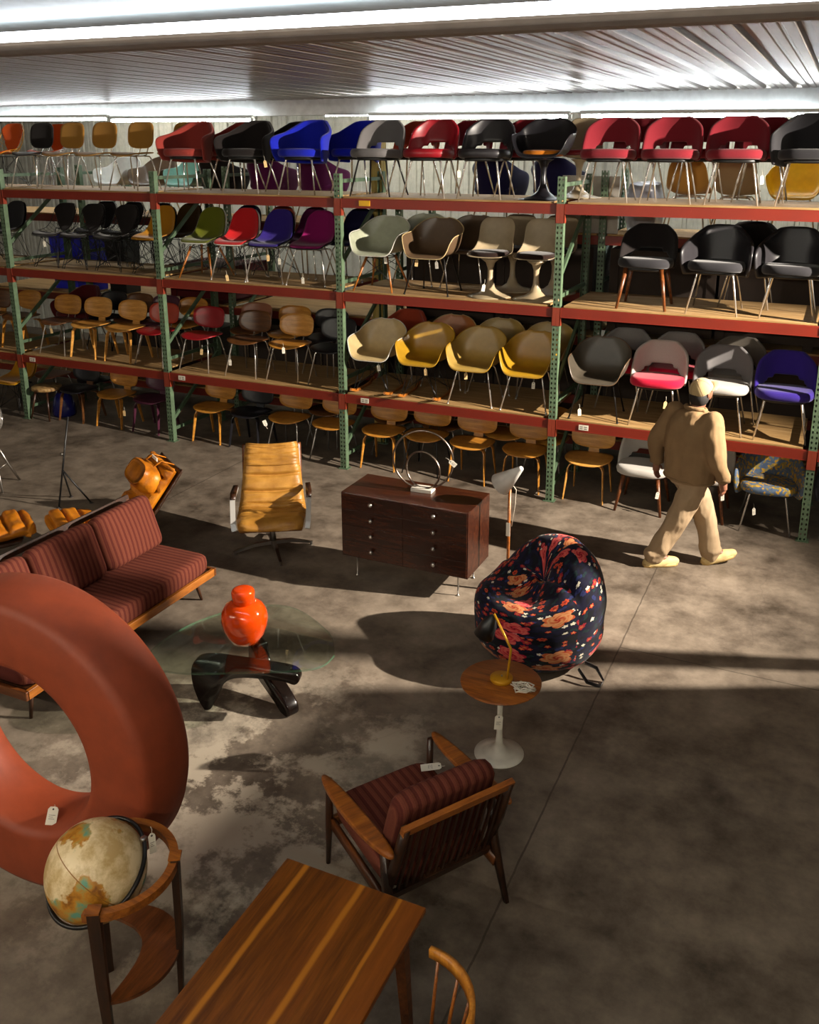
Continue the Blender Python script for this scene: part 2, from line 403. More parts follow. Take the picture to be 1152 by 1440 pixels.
def floral():
    n = NT('floral_velvet'); uv = n.coord('UV')
    base = n.ramp(n.noise(uv, 5, 4), [(.4, '#0a0910'), (.52, '#15142e'), (.62, '#0d0b12'), (.75, '#0b1a1a')])
    def layer(base, scale, size, pet, cols, off, keep, depth=.35):
        vo = n.node('ShaderNodeTexVoronoi'); vo.voronoi_dimensions = '2D'; vo.inputs['Scale'].default_value = scale; vo.inputs['Randomness'].default_value = .8
        mp = n.node('ShaderNodeMapping'); mp.inputs['Location'].default_value = (off, off*.7, 0); n.t.links.new(uv, mp.inputs['Vector']); n.t.links.new(mp.outputs[0], vo.inputs['Vector'])
        sub = n.node('ShaderNodeVectorMath'); sub.operation = 'SUBTRACT'; n.t.links.new(mp.outputs[0], sub.inputs[0]); n.t.links.new(vo.outputs['Position'], sub.inputs[1])
        s = n.sep(sub.outputs[0]); an = n.math('ARCTAN2', s['Y'], s['X']); rnd = n.sep(vo.outputs['Color'])
        d = n.math('DIVIDE', vo.outputs['Distance'], size)
        wob = n.math('MULTIPLY', n.math('SUBTRACT', n.noise(mp.outputs[0], scale*3, 3), .5), .5)
        edge = n.math('ADD', n.math('ADD', 1-depth, wob), n.math('MULTIPLY', n.math('ABSOLUTE', n.math('SINE', n.math('ADD', n.math('MULTIPLY', an, pet/2), n.math('MULTIPLY', rnd['Z'], 6)))), depth))
        inside = n.math('LESS_THAN', d, edge)
        ok = n.math('MULTIPLY', inside, n.math('LESS_THAN', rnd['X'], keep))
        rings = n.math('ADD', n.math('MULTIPLY', n.math('DIVIDE', d, edge), .75), n.math('MULTIPLY', n.math('SINE', n.math('ADD', n.math('MULTIPLY', d, 16), n.math('MULTIPLY', an, 3))), .16))
        a = n.ramp(rings, [(i/(len(cols[0])-1), q) for i, q in enumerate(cols[0])]); b = n.ramp(rings, [(i/(len(cols[1])-1), q) for i, q in enumerate(cols[1])])
        return n.mix(ok, base, n.mix(n.math('GREATER_THAN', rnd['Y'], .5), a, b))
    # leaves and stems, then small blossoms, then the big roses
    base = layer(base, 9, .35, 2, (['#12261f', '#182e34', '#0b1611'], ['#1c1c46', '#252e5c', '#0f1230']), .3, .7, .8)
    base = layer(base, 16, .42, 5, (['#e8d9b0', '#e9e2cf', '#b9b29a'], ['#d8a05a', '#c23a24', '#8d1a18']), 1.7, .18, .5)
    base = layer(base, 10, .4, 7, (['#120a10', '#b0321e', '#c8502a', '#8a1c1a'], ['#b87a3a', '#a82a2a', '#8a1224', '#b03048']), 3.1, .32)
    base = layer(base, 3.1, .42, 6, (['#7a0f1a', '#c0303a', '#d86a5a', '#b0203a', '#7c1024'], ['#9c1c14', '#b8693a', '#c98f5e', '#b8592c', '#a83018']), 5.2, .32, .3)
    n.set(Base_Color=n.mix(.28, base, '#0a090d'), Roughness=.85)
    n.b.inputs['Specular IOR Level'].default_value = .12
    n.b.inputs['Sheen Weight'].default_value = .06
    M['floral_velvet'] = n.m
floral()

def globe_mat():
    n = NT('globe_map'); v = n.coord(); 
    f = n.noise(v, 3.1, 6, .55); g = n.noise(v, 14, 5); k = n.noise(v, 1.7, 2)
    land = n.ramp(n.math('ADD', n.math('MULTIPLY', f, .85), n.math('MULTIPLY', k, .15)), [(.505, 0.), (.52, 1.)])
    lc = n.ramp(g, [(.35, '#7d4a16'), (.5, '#b57a22'), (.58, '#9a8a4a'), (.66, '#5f927a')])
    sea = n.ramp(n.noise(v, 7, 6, .7), [(.38, '#b79862'), (.55, '#e2cba0')])
    z = n.sep(v)['Z']; eq = n.math('LESS_THAN', n.math('ABSOLUTE', z), .0022)
    c = n.mix(eq, n.mix(land, sea, lc), '#8a5a18')
    n.set(Base_Color=c, Roughness=.4); M['globe_map'] = n.m
globe_mat()

def patchwork():
    n = NT('patchwork_cloth'); v = n.coord(scale=(1, 1, 1)); ch = n.node('ShaderNodeTexVoronoi'); ch.distance = 'CHEBYCHEV'; ch.inputs['Scale'].default_value = 42; n.t.links.new(v, ch.inputs['Vector'])
    r = n.sep(ch.outputs['Color'])['X']
    n.set(Base_Color=n.ramp(r, [(.0, '#55687f'), (.34, '#b98f2c'), (.55, '#8c7a3c'), (.75, '#4a5c78')], 'CONSTANT'), Roughness=.9); M['patchwork_cloth'] = n.m
patchwork()
def zebra():
    n = NT('hide'); v = n.coord()
    n.set(Base_Color=n.ramp(n.noise(n.coord(scale=(2, 8, 2)), 4, 4), [(.4, '#5a3c1c'), (.55, '#a0804e')]), Roughness=.7); M['hide'] = n.m
zebra()

for k, c in (('khaki', '#836a4c'), ('trouser', '#9a8468')):
    n = NT(k); v = n.coord()
    c_ = lin(c); d_ = tuple(x*.8 for x in c_[:3])+(1,)
    n.set(Base_Color=n.ramp(n.noise(v, 5, 4), [(.3, d_), (.65, c_)]), Roughness=.9)
    n.b.inputs['Specular IOR Level'].default_value = .15
    fold = n.noise(n.coord(scale=(1, 1, .35), rot=(.35, .25, 0)), 9, 1.5, .5)
    n.bump(n.math('ADD', fold, n.math('MULTIPLY', n.noise(v, 150, 2), .03)), .6, .06); M[k] = n.m
# ---------------------------------------------------------------- shell of the warehouse
ZC = 4.25
struct(mk('floor', [(-22, -5, 0), (6, -5, 0), (6, 14.2, 0), (-22, 14.2, 0), (-22, -5, -.2), (6, -5, -.2), (6, 14.2, -.2), (-22, 14.2, -.2)],
          [(0, 1, 2, 3), (7, 6, 5, 4), (0, 4, 5, 1), (1, 5, 6, 2), (2, 6, 7, 3), (3, 7, 4, 0)], 'concrete', smooth=False))
def ribbed(name, x0, x1, a0, a1, at, mat, vertical=False, pitch=.305):
    """ribbed steel sheet; ribs along Y (ceiling) or along Z (wall)"""
    prof = []; x = x0
    while x < x1:
        prof += [(x, 0), (x+.016, .034), (x+.062, .034), (x+.078, 0), (x+.142, 0), (x+.148, .006), (x+.166, .006), (x+.172, 0), (x+.218, 0), (x+.224, .006), (x+.242, .006), (x+.248, 0)]
        x += pitch
    v = []; f = []
    for (a, b) in prof:
        for q in (a0, a1):
            v.append((a, at-.0+b, q) if vertical else (a, q, at+b))
    for i in range(len(prof)-1): f.append((2*i, 2*i+1, 2*i+3, 2*i+2))
    k = len(v)
    for (a, b) in (prof[0], prof[-1]):
        for q in (a0, a1): v.append((a, at+.08, q) if vertical else (a, q, at+.08))
    f.append((k, k+1, k+3, k+2))
    return struct(mk(name, v, f, mat, smooth=False))
ribbed('ceiling', -22, 6, -5, 14.2, ZC, 'galvanised')
ribbed('wall_back', -22, 6, 0, ZC+.1, 14.0, 'wall_panel', True)
g = G().box(-22.2, -22, -5, 14.2, 0, ZC+.2); struct(g.obj('wall_left', 'wall_panel', smooth=False))
# added unseen blocker right of the picture, shaped to block the work light
struct(G().box(1.55, 1.67, 6.4, 6.95, 0, 2.8).box(1.55, 1.67, -5, 6.4, 0, 3.3).obj('light_blocker_right', 'wall_panel', smooth=False))
# purlins
def purlin(name, y0, y1, z0, z1, mat, round_=False, x0=-22, x1=6, slope=0.):
    v = []
    if round_:
        prof = [(y0, z1), (y0, z0+.06)] + [(y0+(y1-y0)*(.5-.5*math.cos(a)), z0+.06-.06*math.sin(a)) for a in [math.pi*i/8 for i in range(1, 8)]] + [(y1, z0+.06), (y1, z1)]
    else: prof = [(y0, z1), (y0, z0), (y1, z0), (y1, z1)]
    n = len(prof)
    for x in (x0, x1): v += [(x, y, z-slope*(x+6)) for y, z in prof]
    f = [(i, (i+1) % n, n+(i+1) % n, n+i) for i in range(n)] + [tuple(range(n)), tuple(reversed(range(n, 2*n)))]
    return struct(mk(name, v, f, mat, smooth=False))
purlin('ceiling_beam', 11.1, 11.3, 4.05, ZC+.03, 'purlin', slope=.004)
purlin('ceiling_beam', 3.75, 4.05, 4.125, ZC+.03, 'beam_paint', True, slope=.005)
# fluorescent fittings
def fitting(x0, x1, y, z, label, mat, w=.12, group=None, slope=-.007, rt=.017):
    t = empty('ceiling_light', ((x0+x1)/2, y, z), 0, label, 'ceiling light', group)
    t.rotation_euler[1] = -slope; L = (x1-x0)/2
    G().box(-L, L, -w/2, w/2, .02, .06, .006).obj('housing', 'reflector', t, smooth=False)
    for s in (-1, 1): G().box(s*L-.02, s*L+(.02 if w < 1 else 0), -.025, .025, -.025-(.05 if w > 1 else 0), .02).obj('lamp_holder', 'reflector', t, smooth=False)
    dz = -.05 if w > 1 else -.004
    G().tube([(-L+.02, 0, dz), (L-.02, 0, dz)], rt, 10).obj('fluorescent_tube', mat, t)
    return t
FG = 'fluorescent tubes above the far side of the rack'
for a, b, z, s in [(-12.3, -9.92, 4.05, 'far left end, above the orange wire chairs'), (-9.88, -7.42, 4.01, 'ending above the coral armchair'),
                   (-5.66, -3.04, 4.0, 'above the grey and red chairs'), (-2.92, -.36, 3.985, 'above the three red chairs')]:
    fitting(a, b, 10.88, z-.006, 'bright fluorescent tube light under the far purlin, '+s, 'tube_light', .06, FG)
fitting(-5.0, .155, 3.2, 4.156, 'long fluorescent light on the ceiling in front of the brown beam, top of the view', 'tube_near', 1.15, rt=.022)
for a in (-10.5, -7.2, -3.9, -.6): fitting(a, a+2.4, -1.6, 4.1, 'added fluorescent fill light behind the camera position, out of view, '+{-10.5: 'far end', -7.2: 'second', -3.9: 'third', -.6: 'near end'}[a], 'tube_fill', .12)  # unseen fill tubes, added to lift the ambient light on the rack fronts
for a in (-12.3, -7.3, -2.4): fitting(a, a+2.4, 12.6, 4.1, 'fluorescent tube light in the aisle behind both racks, '+{-12.3: 'far end', -7.3: 'middle', -2.4: 'near end'}[a], 'tube_aisle', .12)

# ---------------------------------------------------------------- pallet racking
PX = [-12.6, -10.083, -7.57, -5.05, -2.552, -.035, 2.48]
YF, YB = 8.93, 10.03
ORD = ['off', 'at the far left edge', 'second from the left', 'left of the cream tub chairs', 'right of the yellow tub chairs', 'at the right edge', 'beyond']
def post(name, y, parent, h=3.37):
    g = G()
    v = []; pr = [(-.0375, .03), (-.0375, -.0375), (.0375, -.0375), (.0375, .03), (.034, .03), (.034, -.034), (-.034, -.034), (-.034, .03)]
    n = len(pr)
    for z in (0, h): v += [(a, b, z) for a, b in pr]
    f = [(i, (i+1) % n, n+(i+1) % n, n+i) for i in range(n)]+[(0, 1, 6, 7), (1, 2, 5, 6), (2, 3, 4, 5), (8, 9, 14, 15), (9, 10, 13, 14), (10, 11, 12, 13)]
    g.add(v, f)
    o = g.obj(name, 'rack_green', parent, smooth=False, loc=(0, y, 0))
    G().box(-.06, .06, -.055, .045, 0, .008).obj('foot_plate', 'brace_green', o, smooth=False)
    return o
def upright(x, y0, y1, label, group, h=3.37):
    t = empty('rack_upright_frame', (x, 0, 0), 0, label, 'rack upright', group)
    post('front_post', y0+.0375, t, h); o = post('rear_post', y1-.03, t, h)
    o.rotation_euler[2] = math.pi; 
    for z in (.16, 1.08, 2.19, 3.29):
        if z < h: G().bar([(.0, y0+.07, z), (0, y1-.06, z)], .03, .04).obj('horizontal_brace', 'brace_green', t, smooth=False)
    for a, b in ((.3, .98), (1.28, 1.98), (2.42, 3.12)):
        if b < h: G().bar([(.02, y0+.05, a), (.02, y1-.06, b)], .03, .042).obj('diagonal_brace', 'brace_green', t, smooth=False)
    return t
for i in range(1, 7):
    if i == 6: continue
    upright(PX[i], YF, YB, 'green perforated steel rack upright '+ORD[i]+', in the front rack', 'front rack uprights')
SH = {'top': 3.11, 'middle': 2.088, 'bottom': .914}
BAY = {0: 'cut off at far left', 1: 'first full bay from the left', 2: 'second full bay from the left', 3: 'third full bay from the left', 4: 'right-hand bay behind the person', 5: 'cut off at right edge'}
for nm, z in SH.items():
    for i in range(0, 6):
        if i == 5 and nm == 'top': pass
        a, b = PX[i]+.0385, PX[i+1]-.0385
        if i == 0: a = PX[1]-1.4
        if i == 5: b = PX[5]+.9
        t = empty('load_beam', ((a+b)/2, YF, z), 0, f'red steel beam along the front of the {nm} shelf, {BAY[i]}', 'rack beam', 'front beams of the rack'); L = (b-a)/2
        G().box(-L, L, .006, .05, -.1, 0, .004).box(-L, L, .0, .05, -.1, -.093).obj('beam', 'rack_red', t, smooth=False)
        for s in (-1, 1):
            if (i == 0 and s < 0) or (i == 5 and s > 0): continue
            c = s*(L+.0385)
            x0, x1 = sorted((c-s*.0005, c-s*.046))
            pl = G().box(x0, x1, -.006, .0, -.185, .0).obj('end_plate', 'rack_plate', t, smooth=False)
            x0, x1 = sorted((c-s*.0395, c-s*.046))
            G().box(x0, x1, -.006, .06, -.185, .0).obj('plate_flange', 'rack_plate', pl, smooth=False)
        if nm == 'bottom' and i in (1, 2, 3, 4):
            x = -L+.2+(0.06 if i == 3 else .1 if i == 4 else 0)
            q = G().box(x-.05, x+.05, -.003, 0, -.075, -.02).obj('bin_label', 'paper', t, smooth=False); q['label'] = 'white bin label with two printed lines'
            p = G()
            for k, zz in enumerate((-.04, -.06)):
                for (u, w) in ((-.038, .03), (.004, .032)): p.box(x+u, x+u+w, -.0036, -.003, zz-.004, zz+.004)
            p.obj('print', 'ink', q, smooth=False)
        if nm == 'top' and i == 3:
            q = G().box(-L+.23, -L+.36, -.002, .006, -.075, -.018).obj('yellow_label', 'sticker_yellow', t, smooth=False)
        # deck board
        e = .05
        d = empty('shelf_board', ((a+b)/2, 0, z), 0, f'plywood deck board of the {nm} shelf, {BAY[i]}', 'shelf board', 'deck boards of the front rack')
        bo = G().box(-L+.03, L-.05, YF+.012, YB-.02, .001, .02, .003).obj('board', 'deck', d, smooth=False)
        for k in (-.7, 0, .7): G().box(k*L-.02, k*L+.02, YF+.05, YB-.05, -.035, .001).obj('support_bar', 'steel', d, smooth=False)
        G().box(-L, L, YB-.055, YB-.012, -.1, -.0).obj('rear_beam', 'rack_red', d, smooth=False)
# second rack behind
Y2, Y2B = 10.2, 11.25
for i in range(1, 6):
    upright(PX[i]+.12, Y2, Y2B, 'green upright in the rear rack, behind the front one '+ORD[i], 'rear rack uprights', 3.4 if i != 3 else 3.0)
for nm, z in (('upper', 2.70), ('middle', 1.55), ('lower', .35)):
    for i in range(0, 5):
        a, b = PX[i]+.16, PX[i+1]+.08
        if i == 0: a = PX[1]-2
        L = (b-a)/2
        t = empty('load_beam', ((a+b)/2, Y2, z), 0, f'red beam of the {nm} shelf in the rear rack, {BAY[i]}', 'rack beam', 'beams of the rear rack')
        G().box(-L, L, 0, .05, -.1, 0, .004).obj('beam', 'rack_red', t, smooth=False)
        G().box(-L, L, 1.0, 1.05, -.1, 0, .004).obj('rear_beam', 'rack_red', t, smooth=False)
        d = tag(G().box(-L+.02, L-.02, .01, 1.03, .001, .02).obj('shelf_board', 'deck', smooth=False, loc=((a+b)/2, Y2, z)), f'pale board of the {nm} shelf in the rear rack, {BAY[i]}', 'shelf board', 'boards of the rear rack')
struct(G().box(-5.2, -5.06, 10.02, 10.16, 0, 3.88, .006).obj('pillar', 'pillar_wood', smooth=False))
# ---------------------------------------------------------------- chair kit: every part is one mesh, shared by the copies
LIB = {}
def part(key, build):
    if key not in LIB:
        o = build()
        LIB[key] = o.data
        bpy.data.objects.remove(o)
    return LIB[key]
def use(key, build, name, mat, parent, loc=(0, 0, 0), rz=0., mir=False):
    me = part(key, build)
    if len(me.materials) == 0: me.materials.append(None)
    o = bpy.data.objects.new(name, me); C.objects.link(o); o.parent = parent
    o.material_slots[0].link = 'OBJECT'; o.material_slots[0].material = M[mat]
    o.location = loc; o.rotation_euler = (0, 0, R(rz))
    if mir: o.scale = (-1, 1, 1)
    return o
SOL = lambda t, off=-1: ('SOLIDIFY', dict(thickness=t, offset=off))
SUB = lambda n=1: ('SUBSURF', dict(levels=n, render_levels=n))
def shell_obj(v, f, *mods): return bake(mk('shell', v, f), *mods)

SIDE_C = [(-.235, .415), (-.20, .44), (-.08, .43), (.06, .42), (.145, .435), (.195, .50), (.23, .60), (.262, .72), (.285, .815)]
SIDE_R = [(.20, -.21, .425), (.228, -.17, .452), (.24, -.06, .475), (.238, .05, .49), (.232, .12, .53), (.222, .165, .59), (.21, .20, .66), (.185, .235, .75), (.12, .272, .805)]
def b_side(): return shell_obj(*loft(SIDE_C, SIDE_R, 13, 16, 2.6), SOL(.006), SUB())
def b_sidepad(): 
    c = [(a*.96-.004*0, b+.012) for a, b in SIDE_C]; c[0] = (-.222, .425)
    r = [(x*.93, y*.97-.008, z+.006) for x, y, z in SIDE_R]
    return shell_obj(*loft(c, r, 13, 16, 2.6), SOL(.014), SUB())
ARM_C = [(-.265, .395), (-.235, .428), (-.09, .415), (.05, .405), (.14, .425), (.19, .49), (.225, .59), (.255, .69), (.278, .785)]
ARM_R = [(.265, -.235, .545), (.292, -.19, .612), (.304, -.08, .635), (.304, .03, .64), (.294, .11, .655), (.28, .17, .69), (.235, .215, .735), (.165, .25, .775), (.07, .275, .795)]
def b_arm(): return shell_obj(*loft(ARM_C, ARM_R, 21, 20, 4.2, .62), SOL(.007), SUB())
def b_armrim():
    me = loft(ARM_C, ARM_R, 21, 20, 4.2, .62)[0]
    pts = [me[i*21] for i in range(20)]+[me[19*21+j] for j in range(1, 21)]+[me[i*21+20] for i in range(18, -1, -1)]+[me[j] for j in range(19, 0, -1)]
    return G().tube(pts, .006, 6, closed=True).obj('x')
def b_hleg(sx, sy):
    if sy < 0: return lambda: G().tube([(sx*.10, -.10, .405), (sx*.155, -.125, .40), (sx*.175, -.14, .37), (sx*.25, -.225, .012)], .0085, 8).tube([(sx*.25, -.225, .014), (sx*.253, -.228, 0)], .013, 8).obj('x')
    return lambda: G().tube([(sx*.10, .10, .40), (sx*.145, .125, .395), (sx*.165, .14, .365), (sx*.225, .265, .012)], .0085, 8).tube([(sx*.225, .265, .014), (sx*.226, .268, 0)], .013, 8).obj('x')
def b_hframe(): return G().tube([(-.12, -.11, .405), (.12, -.11, .405)], .008, 6).tube([(-.12, .11, .40), (.12, .11, .40)], .008, 6).tube([(-.11, -.11, .40), (-.11, .11, .398)], .007, 6).tube([(.11, -.11, .40), (.11, .11, .398)], .007, 6).obj('x')
def b_dleg(sx, sy): return lambda: G().tube([(sx*.12, sy*.11, .375), (sx*.235, sy*.235 if sy < 0 else .25, 0)], [.016, .009], 8).obj('x')
def b_dbrace():
    g = G().tube([(-.13, -.12, .36), (.13, -.12, .36), (.13, .12, .36), (-.13, .12, .36)], .005, 5, closed=True)
    for a, b in (((-.135, -.125, .34), (.20, -.2, .13)), ((.135, -.125, .34), (-.20, -.2, .13)), ((-.135, .125, .34), (.2, .21, .13)), ((.135, .125, .34), (-.2, .21, .13))): g.tube([a, b], .0035, 5)
    for s in (-1, 1): g.tube([(s*.13, -.12, .35), (s*.17, .1, .26)], .0035, 5).tube([(s*.1, 0, .41), (s*.13, -.12, .36)], .005, 5).tube([(s*.1, 0, .41), (s*.13, .12, .36)], .005, 5)
    return g.obj('x')
def b_eleg(sx, sy): return lambda: G().tube([(sx*.14, sy*.12, .39), (sx*.215, sy*.21, .01), (sx*.19, sy*.2, .01), (sx*.05, sy*.12, .39)], .0042, 5).obj('x')
def b_ebrace():
    g = G().tube([(-.15, -.12, .39), (.15, -.12, .39), (.15, .12, .39), (-.15, .12, .39)], .005, 5, closed=True)
    for sx in (-1, 1):
        for sy in (-1, 1):
            g.tube([(sx*.2, sy*.2, .05), (0, sy*.03, .23), (-sx*.14, sy*.12, .39)], .0035, 5).tube([(sx*.2, sy*.2, .05), (sx*.03, 0, .2), (sx*.15, -sy*.1, .39)], .0035, 5)
    return g.obj('x')
def b_rock(s): return lambda: G().bar([(s*.21, -.30, .055), (s*.21, -.18, .018), (s*.21, 0, .0), (s*.21, .2, .018), (s*.21, .32, .06)], .022, .03).obj('x', smooth=False)
def base(t, kind, legmat=None):
    if kind == 'h':
        for sx in (-1, 1):
            for sy in (-1, 1): use(f'hleg{sx}{sy}', b_hleg(sx, sy), 'leg', legmat or 'chrome', t)
        use('hframe', b_hframe, 'seat_frame', legmat or 'chrome', t)
    elif kind == 'd':
        for sx in (-1, 1):
            for sy in (-1, 1): use(f'dleg{sx}{sy}', b_dleg(sx, sy), 'leg', legmat or 'walnut_light', t)
        use('dbrace', b_dbrace, 'wire_brace', 'black_metal', t)
    elif kind in ('e', 'r'):
        for sx in (-1, 1):
            for sy in (-1, 1): use(f'eleg{sx}{sy}', b_eleg(sx, sy), 'leg', legmat or 'black_metal', t, (0, 0, .02 if kind == 'r' else 0))
        use('ebrace', b_ebrace, 'wire_brace', legmat or 'black_metal', t, (0, 0, .02 if kind == 'r' else 0))
        if kind == 'r':
            for s in (-1, 1): use(f'rock{s}', b_rock(s), 'rocker_runner', 'walnut_light', t)
def side_chair(t, b, m, padm=None, legmat=None):
    use('side', b_side, 'shell', m, t)
    if padm: use('sidepad', b_sidepad, 'upholstery', padm, t)
    base(t, b, legmat)
def tub_chair(t, b, m, legmat=None, rim=None):
    dz = 0
    s = use('arm', b_arm, 'shell', m, t)
    if rim: use('armrim', b_armrim, 'rim', rim, s)
    base(t, b, legmat)

# upholstered executive chairs
EB_C = [(.19, .36), (.215, .45), (.235, .56), (.26, .68), (.285, .80)]
EB_R = [(.265, -.03, .40), (.275, .0, .47), (.275, .06, .58), (.25, .14, .71), (.13, .245, .80)]
def arch(w, h): return lambda u, v: (u/w)**2+(v/h)**2 < 1
def b_exback(): return shell_obj(*loft(EB_C, EB_R, 19, 13, 2.3, .8, arch(.80, .50)), SOL(.035, 0), SUB())
EA_C = [(.17, .33), (.205, .43), (.232, .54), (.258, .67), (.285, .815)]
EA_R = [(.29, -.16, .36), (.315, -.215, .48), (.318, -.21, .615), (.285, .06, .68), (.14, .24, .80)]
def b_exarm(h=True): return lambda: shell_obj(*loft(EA_C, EA_R, 23, 16, 2.6, .68, arch(.5, .32) if h else None), SOL(.04, 0), SUB())
def b_exseat(): return G().slab(.53, .50, .085, 3.2, 32, .5, .012, lambda x, y: -.012*(y/.25)).obj('x')
def b_exleg(sx, sy, wood):
    if wood: return lambda: G().tube([(sx*.17, sy*.17, .40), (sx*.235, sy*(.23 if sy < 0 else .27), 0)], [.024, .013], 10).obj('x')
    return lambda: G().tube([(0.0, sy*.15, .395), (sx*.12, sy*.15, .395), (sx*.165, sy*.155, .37), (sx*.235, sy*.235 if sy < 0 else .27, .0)], [.01, .01, .0105, .008], 8).obj('x')
def b_exunder(): return G().slab(.42, .40, .035, 3.5, 24, .5).obj('x')
def exec_chair(t, back, seat, arms=False, wood_=False, hole=True, legmat=None):
    if arms: use('exarm%d' % hole, b_exarm(hole), 'back_and_arms', back, t)
    else: use('exback', b_exback, 'backrest', back, t)
    use('exseat', b_exseat, 'seat', seat, t, (0, -.035, .40))
    use('exunder', b_exunder, 'underframe', 'black_metal', t, (0, -.01, .375))
    for sx in (-1, 1):
        for sy in (-1, 1): use(f'exleg{sx}{sy}{wood_}', b_exleg(sx, sy, wood_), 'leg', legmat or ('walnut' if wood_ else 'chrome'), t)

# moulded plywood chairs
def board(w, h, th, n, fn):
    return lambda: G().slab(w, h, th, n, 36, .5, 0, fn).obj('x')
SEATF = lambda x, y: .25*x*x - (.9*max(0, -y-.10)**2*2.2) + .12*max(0, y)**2
BACKF = lambda x, y: .75*x*x + .12*y*y
def b_pseat(): return G().slab(.50, .42, .012, 2.9, 40, .5, 0, SEATF).obj('x')
def b_pback():
    m = Matrix.Translation((0, .215, .625)) @ Matrix.Rotation(R(78), 4, 'X')
    return G().slab(.48, .27, .012, 3.0, 40, .5, 0, lambda x, y: .85*x*x, mat=m).obj('x')
def b_pback_tall():
    m = Matrix.Translation((0, .21, .655)) @ Matrix.Rotation(R(80), 4, 'X')
    return G().slab(.40, .33, .02, 3.6, 36, .5, 0, lambda x, y: .5*x*x, mat=m).obj('x')
def b_mleg(sx, sy):
    if sy < 0: return lambda: G().tube([(sx*.08, -.08, .405), (sx*.15, -.10, .40), (sx*.17, -.115, .37), (sx*.225, -.21, 0)], .008, 8).obj('x')
    return lambda: G().tube([(sx*.08, .13, .405), (sx*.15, .14, .40), (sx*.165, .15, .37), (sx*.215, .235, 0)], .008, 8).obj('x')
def b_mspine(): return G().tube([(-.07, -.09, .405), (-.07, .12, .405), (-.06, .19, .42), (-.06, .228, .50), (-.06, .248, .64)], .007, 7).tube([(.07, -.09, .405), (.07, .12, .405), (.06, .19, .42), (.06, .228, .50), (.06, .248, .64)], .007, 7).obj('x')
def ply_metal(t, m, seatm=None, legmat='chrome', tall=False):
    use('pseat', b_pseat, 'seat', seatm or m, t, (0, 0, .425))
    use('pback_tall' if tall else 'pback', b_pback_tall if tall else b_pback, 'backrest', m, t)
    use('mspine', b_mspine, 'back_support', legmat, t)
    for sx in (-1, 1):
        for sy in (-1, 1): use(f'mleg{sx}{sy}', b_mleg(sx, sy), 'leg', legmat, t)
def b_wfleg(s): return lambda: G().bar([(s*.09, -.06, .39), (s*.15, -.10, .39), (s*.178, -.125, .375), (s*.19, -.14, .34), (s*.215, -.20, .0)], .05, .013, (0, 1, 0), [1, 1, 1, 1, .6]).obj('x', smooth=False)
def b_wrleg(s): return lambda: G().bar([(s*.09, .14, .375), (s*.15, .15, .375), (s*.178, .16, .36), (s*.19, .17, .33), (s*.21, .235, .0)], .05, .013, (0, 1, 0), [1, 1, 1, 1, .6]).obj('x', smooth=False)
def b_wspine(): return G().bar([(0, -.12, .40), (0, .08, .395), (0, .17, .405), (0, .208, .44), (0, .225, .52), (0, .25, .66)], .115, .013, (1, 0, 0), [.8, 1, 1, 1, .95, .8]).obj('x', smooth=False)
def ply_wood(t, m, seatm=None, legm=None):
    use('pseat', b_pseat, 'seat', seatm or m, t, (0, 0, .425))
    use('pback', b_pback, 'backrest', m, t)
    use('wspine', b_wspine, 'back_support', legm or m, t)
    for s in (-1, 1):
        use(f'wf{s}', b_wfleg(s), 'leg', legm or m, t); use(f'wr{s}', b_wrleg(s), 'leg', legm or m, t)

# pedestal chairs
def b_tbase(): return G().lathe([(.245, 0), (.245, .004), (.20, .012), (.12, .035), (.06, .08), (.034, .15), (.027, .22), (.03, .30), (.05, .36), (.09, .39), (.10, .395)], 28).obj('x')
TU_C = [(-.235, .425), (-.19, .43), (-.08, .40), (.05, .395), (.14, .42), (.20, .50), (.235, .60), (.262, .71), (.285, .815)]
TU_R = [(.16, -.225, .432), (.215, -.17, .445), (.235, -.06, .46), (.23, .05, .475), (.215, .12, .515), (.20, .17, .58), (.20, .205, .66), (.195, .24, .75), (.14, .278, .805)]
def b_tshell(): return shell_obj(*loft(TU_C, TU_R, 15, 16, 2.2, .85), SOL(.008), SUB())
def b_tarm(): return shell_obj(*loft([(a, b+.01) for a, b in ARM_C], [(x*1.02, y, z+.01) for x, y, z in ARM_R], 21, 20, 3.4, .62), SOL(.009), SUB())
def b_tcush(): return G().slab(.40, .38, .055, 2.6, 32, .5, .012).obj('x')
def pedestal(t, m, cush, arms=False):
    use('tarm' if arms else 'tshell', b_tarm if arms else b_tshell, 'shell', m, t)
    use('tcush', b_tcush, 'seat_cushion', cush, t, (0, -.03, .425))
    use('tbase', b_tbase, 'pedestal_base', m, t)

